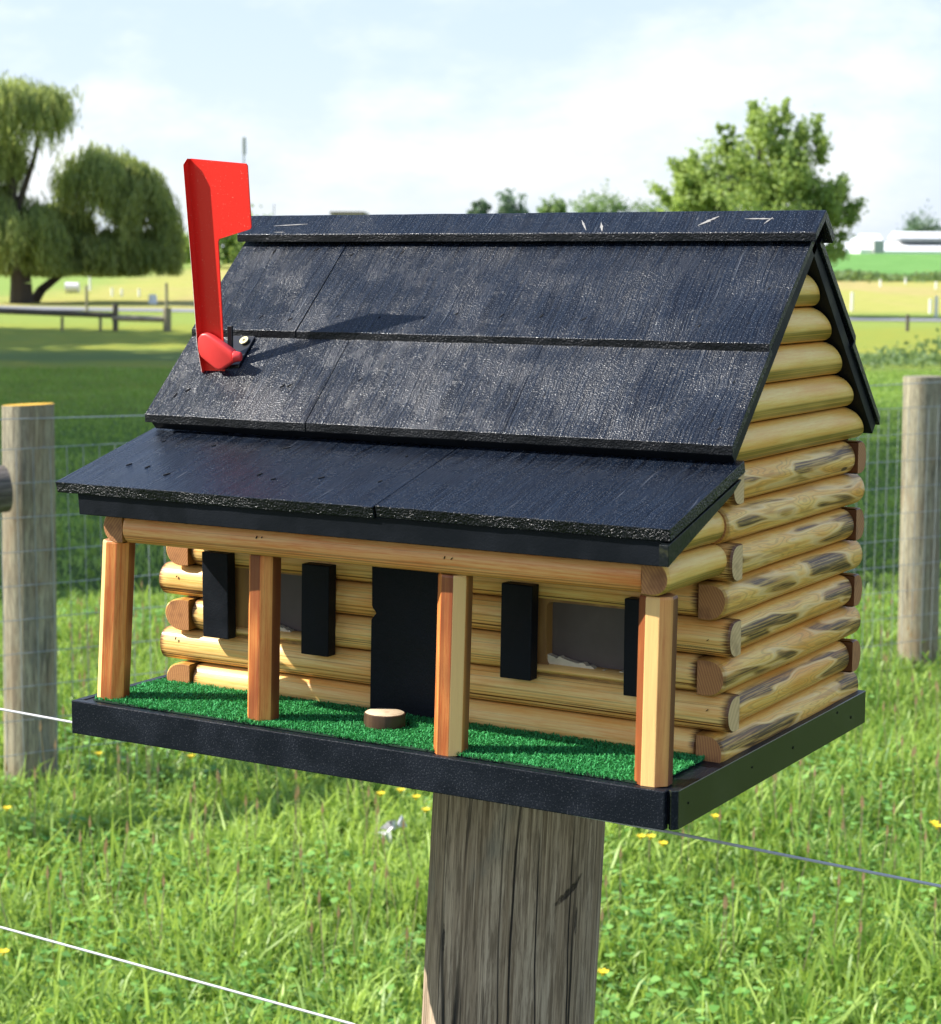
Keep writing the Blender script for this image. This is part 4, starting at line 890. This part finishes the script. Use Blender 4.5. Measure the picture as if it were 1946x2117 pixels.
# hedge row at the edge of the crop field
hv = []; n = 9000; l = RNG.uniform(4, 60, n); d = 106 + RNG.normal(0, 1.3, n); z = terr(d) + RNG.random(n) * .38 * (1 + .3 * np.sin(l * 1.3)); P = G[None] + RV[None] * l[:, None] + DV[None] * d[:, None]; P[:, 2] = z
V, Q, tt = cards(P, np.full(n, .10), np.full(n, .18), RNG.normal(size=(n, 3)), 1, RNG.random(n) * .6)
hd = bulk('hedge', V, [Q], 'farleaf', tt); tag(hd, 'low dark row of plants along the edge of the bright green crop field', 'hedge', None, 'stuff')
# scrubby weeds in the yellow meadow
n = 5000; l = RNG.uniform(3, 14, n); d = 33 + RNG.normal(0, .9, n) + .3 * np.sin(l * 2); P = G[None] + RV[None] * l[:, None] + DV[None] * d[:, None]; P[:, 2] = RNG.random(n) ** 2 * .22 * (1.2 + np.sin(l * 1.7))
V, Q, tt = cards(P, np.full(n, .03), np.full(n, .06), RNG.normal(size=(n, 3)), 1, RNG.random(n) * .5)
wd_ = bulk('weeds', V, [Q], 'farleaf', tt); tag(wd_, 'dark green weeds along the yellow meadow on the right', 'weeds', None, 'stuff')
# tall trees left of the frame whose shade lies over the pasture
for i, (lt_, dp, R_, hc) in enumerate([(-13.4, 14.6, 5.2, 9.5), (-16.5, 21, 6.2, 10.5), (-20, 30, 7.5, 10.0), (-26.5, 42, 6.6, 10.5)]):
    b = view(lt_, dp, 0); e = thing('shade_tree', tuple(b), 'dense tree outside the left photo edge, %s from the mailbox, shading the pasture' % ('nearest;second;third;farthest'.split(';')[i]), 'tree', 'shade trees left of the pasture')
    n = 9000; d = RNG.normal(size=(n, 3)); d /= np.linalg.norm(d, axis=1)[:, None]; rr = RNG.random(n) ** .45; C = b + np.array([0, 0, hc]) + d * (rr * R_ * (1 + .16 * np.sin(d[:, 0] * 9 + i) * np.cos(d[:, 1] * 8)))[:, None] * np.array([1, 1, .82])
    V, Q, tt = cards(C, np.full(n, .20), np.full(n, .32), RNG.normal(size=(n, 3)), 1, np.clip(.4 + RNG.normal(0, .2, n), 0, 1))
    bulk('crown', V, [Q], 'maple', tt, parent=e, origin=tuple(e.location))
    g = Geo(); limb_chain(g, [Vector(b), Vector(b) + Vector((0, 0, hc * .5)), Vector(b) + Vector((.4, .2, hc))], .35, .12); g.build('trunk', 'bark', e, smooth=True, weld=False)

# ================================================================== FAR THINGS
def wbox(g, u0, u1, vt, vb, dep, depth, mi=0):
    """box spanning pixel columns u0..u1, top vt, bottom vb, with a real depth"""
    a = Vector(at(u0, vb, dep)); b = Vector(at(u1, vb, dep)); zt = at(u0, vt, dep)[2]; D = Vector(DV) * depth; up = Vector((0, 0, zt - a.z)); b.z = a.z
    q = [a, b, b + D, a + D]; t = [p + up for p in q]
    g.face(q[::-1], mi); g.face(t, mi)
    for i in range(4): j = (i + 1) % 4; g.face([q[i], q[j], t[j], t[i]], mi)
def gable(g, u0, u1, ve, vr, dep, depth, mi=0, over=0):
    a = Vector(at(u0 - over, ve, dep)); b = Vector(at(u1 + over, ve, dep)); b.z = a.z; zr = at(u0, vr, dep)[2]; D = Vector(DV) * depth; r0 = a + D * .5; r0.z = zr; r1 = b + D * .5; r1.z = zr
    g.face([a, b, r1, r0], mi); g.face([a + D, r0, r1, b + D], mi); g.face([a, r0, a + D], mi); g.face([b, b + D, r1], mi); g.face([a, a + D, b + D, b], mi)
e = thing('white_barn', tuple(at(1900, 528, 300)), 'long white barn with a raised white roof section and dark gap, rightmost on the horizon', 'barn', 'white farm buildings')
g = Geo(); gable(g, 1812, 2120, 519, 499, 300, 14); wbox(g, 1813, 2119, 519, 530, 300.2, 13.6); g.build('wall', 'white', e, weld=False)
g = Geo(); gable(g, 1858, 2120, 492, 478, 304, 8); g.build('roof', 'white', e)
g = Geo(); wbox(g, 1862, 2116, 492.2, 500, 304.4, 7); g.build('vent_gap', 'slot', e)
e = thing('white_barn', tuple(at(1790, 528, 290)), 'white gabled farm building with a grey end wall, between the tree and the long barn', 'barn', 'white farm buildings')
g = Geo(); gable(g, 1778, 1806, 516, 486, 290, 8); wbox(g, 1778.5, 1805, 516, 530, 290.2, 7.6); g.build('wall', 'white', e, weld=False)
g = Geo(); gable(g, 1786, 1826, 497, 483, 292, 6); g.build('roof', 'white', e)
g = Geo(); wbox(g, 1807, 1828, 497.5, 528, 289, 5); g.build('end_wall', 'greywall', e)
e = thing('white_barn', tuple(at(1740, 528, 310)), 'low white farm shed partly hidden by the branches of the broad tree', 'barn', 'white farm buildings')
g = Geo(); wbox(g, 1700, 1777, 518, 530, 310, 8); g.build('wall', 'white', e)
g = Geo(); gable(g, 1700, 1777, 518, 492, 310, 8); g.build('roof', 'white', e)
e = thing('farm_building', tuple(at(717, 520, 260)), 'distant building whose brown flat roof shows just above the roof ridge', 'building')
g = Geo(); wbox(g, 686, 750, 444, 540, 260, 12); g.build('wall', 'greywall', e)
g = Geo(); wbox(g, 682, 753, 437, 444, 259, 14); g.build('roof', 'brownroof', e)
for u, vt, dp, r, lab in ((503.5, 284, 190, .10, 'tall thin grey mast rising right of the top of the red flag'), (566, 422, 190, .05, 'short thin pole just above the left part of the ridge')):
    b = at(u, 540, dp); g = Geo(); t = Vector(at(u + 1, vt, dp)); g.tube((b[0], b[1], float(terr(dp)) - .2), t, r, r * .8, 8)
    if dp == 190 and vt == 284: g.tube(t - Vector((0, 0, 1.6)), t, r * 1.9, r * 1.9, 8)
    tag(g.build('mast', 'pole', None, smooth=True), lab, 'pole')
# low log fence on the left
lf = thing('log_rail_fence', tuple(view(-9, 46, 0)), 'low rail fence with one dark log and one pale log, below the willows', 'fence')
g = Geo(); g.tube(at(-260, 632, 46), at(234, 652, 46), .075, .070, 12, segs=3); g.build('rail', 'rail', lf, smooth=True)
g = Geo(); g.tube(at(232, 657, 46), at(337, 660, 46), .075, .072, 12, segs=2); g.build('rail', 'rail_pale', lf, smooth=True)['label'] = 'pale log rail'
for u, vt, r, m in ((239, 628, .065, 'rail'), (346, 636, .095, 'farpost')):
    b = at(u, 690, 46); g = Geo(); g.tube((b[0], b[1], -.05), at(u, vt, 46), r, r, 12); g.build('fence_post', m, lf, smooth=True)
for u in (129, 208):
    b = at(u, 690, 46); g = Geo(); g.tube((b[0], b[1], -.05), at(u, 655, 46), .035, .035, 8); g.build('stake', 'farpost', lf, smooth=True)
# far paddock posts
posts = [(186, 560, 590, 85, 'white'), (232, 595, 618, 78, 'white'), (252, 598, 616, 78, 'white'), (288, 600, 618, 78, 'white'), (180, 590, 640, 60, 'farpost'), (345, 585, 640, 58, 'farpost'), (1872, 578, 592, 100, 'white'), (1935, 582, 602, 92, 'white'), (1820, 578, 600, 95, 'white'), (1761, 604, 646, 66, 'white'), (1876, 650, 682, 48, 'rail'), (1935, 612, 660, 60, 'white'), (1923, 618, 646, 64, 'white')]
labs = ['short white marker post under the left side of the rounded willow', 'white field post nearest below the middle of the rounded willow', 'thin white field post right of the willow middle', 'squat white field post left of the red flag', 'thin grey post above the dark log rail', 'thin grey post beside the pale rail, close to the flag', 'short white post at the hedge row on the right', 'short white post at the right photo edge under the hedge row', 'short white post at the hedge row next to the roof', 'white post in the tan field close to the rear roof edge', 'dark post just beyond the lane on the right', 'tall white post in the tan field at the right photo edge', 'second white post from the right edge in the tan field']
for (u, vt, vb, dp, m), lab in zip(posts, labs):
    b = at(u, vb, dp); g = Geo(); w_ = .045 if m != 'white' else .05; g.tube((b[0], b[1], float(terr(dp)) - .05), (b[0], b[1], max(at(u, vt, dp)[2], float(terr(dp)) + .3)), w_, w_, 8)
    tag(g.build('field_post', m, None, smooth=True), lab, 'post', 'posts in the far fields')
g = Geo(); b = at(136, 600, 82); g.tube(Vector((b[0], b[1], float(terr(82)) + .22)), Vector((b[0], b[1], float(terr(82)) + .22)) + Vector(RV) * .55, .22, .20, 12); tag(g.build('feed_sack', 'paper', None, smooth=True), 'pale whitish bundle lying in the green field right of the willow trunk', 'bundle')
g = Geo(); b = at(316, 612, 70); g.tube((b[0], b[1], float(terr(70))), (b[0], b[1], float(terr(70)) + .34), .16, .13, 10); tag(g.build('field_tub', 'white', None, smooth=True), 'small round white tub in the tan field just left of the red flag', 'tub')

# ================================================================== LIGHT
EL, AZ = math.radians(40), math.radians(30)
sd = Vector((-math.cos(AZ) * math.cos(EL), -math.sin(AZ) * math.cos(EL), math.sin(EL)))
sl = bpy.data.lights.new('sun', 'SUN'); sl.energy = 5.0; sl.angle = math.radians(.55); sl.color = (1, .955, .88)
so = bpy.data.objects.new('sun', sl); COL.objects.link(so); so.rotation_euler = (-sd).to_track_quat('-Z', 'Y').to_euler(); so.location = (0, 0, 8)
w = bpy.data.worlds.new('World'); S.world = w; w.use_nodes = True; t = w.node_tree; nd = t.nodes; bg = nd['Background']
sky = nd.new('ShaderNodeTexSky'); sky.sky_type = 'NISHITA'; sky.sun_disc = False; sky.sun_elevation = EL; sky.sun_rotation = math.atan2(sd.x, sd.y); sky.air_density = 1.0; sky.dust_density = 1.4; sky.ozone_density = 1.5
class W(NT):
    def __init__(s): s.t = t; s.n = nd
k = W(); tc = k.node('ShaderNodeTexCoord'); sp = k.sep(tc.outputs['Generated'])
iz = k.math('ADD', k.math('MAXIMUM', sp[2], 0.0), .10)
cv = k.comb(k.math('MULTIPLY', sp[0], 5.0), k.math('MULTIPLY', sp[1], 5.0), k.math('MULTIPLY', sp[2], 11.0))
n1 = k.noise(cv, .9, 5, .55, .3); n2 = k.noise(cv, 3.2, 4, .6)
cm = k.ramp(k.math('ADD', k.math('MULTIPLY', n1, .7), k.math('MULTIPLY', n2, .3)), .42, .60)
veil = k.ramp(sp[2], .02, .35, .50, .10)
fac = k.math('ADD', veil, k.math('MULTIPLY', cm, .50), clamp=True)
col = k.mix(.75, sky.outputs[0], k.mix(k.math('ADD', k.math('MULTIPLY', cm, k.ramp(sp[2], .1, .6, .85, .35)), k.ramp(sp[2], .02, .10, .15, 0), clamp=True), k.mix(k.ramp(sp[2], .0, .6), (5.0, 5.8, 7.0), (1.3, 2.7, 5.8)), (7.0, 7.2, 7.5)))
t.links.new(col, bg.inputs[0]); bg.inputs[1].default_value = .092
S.view_settings.view_transform = 'Standard'; S.view_settings.look = 'None'; S.view_settings.exposure = .95; S.view_settings.gamma = 1
S.render.engine = 'CYCLES'
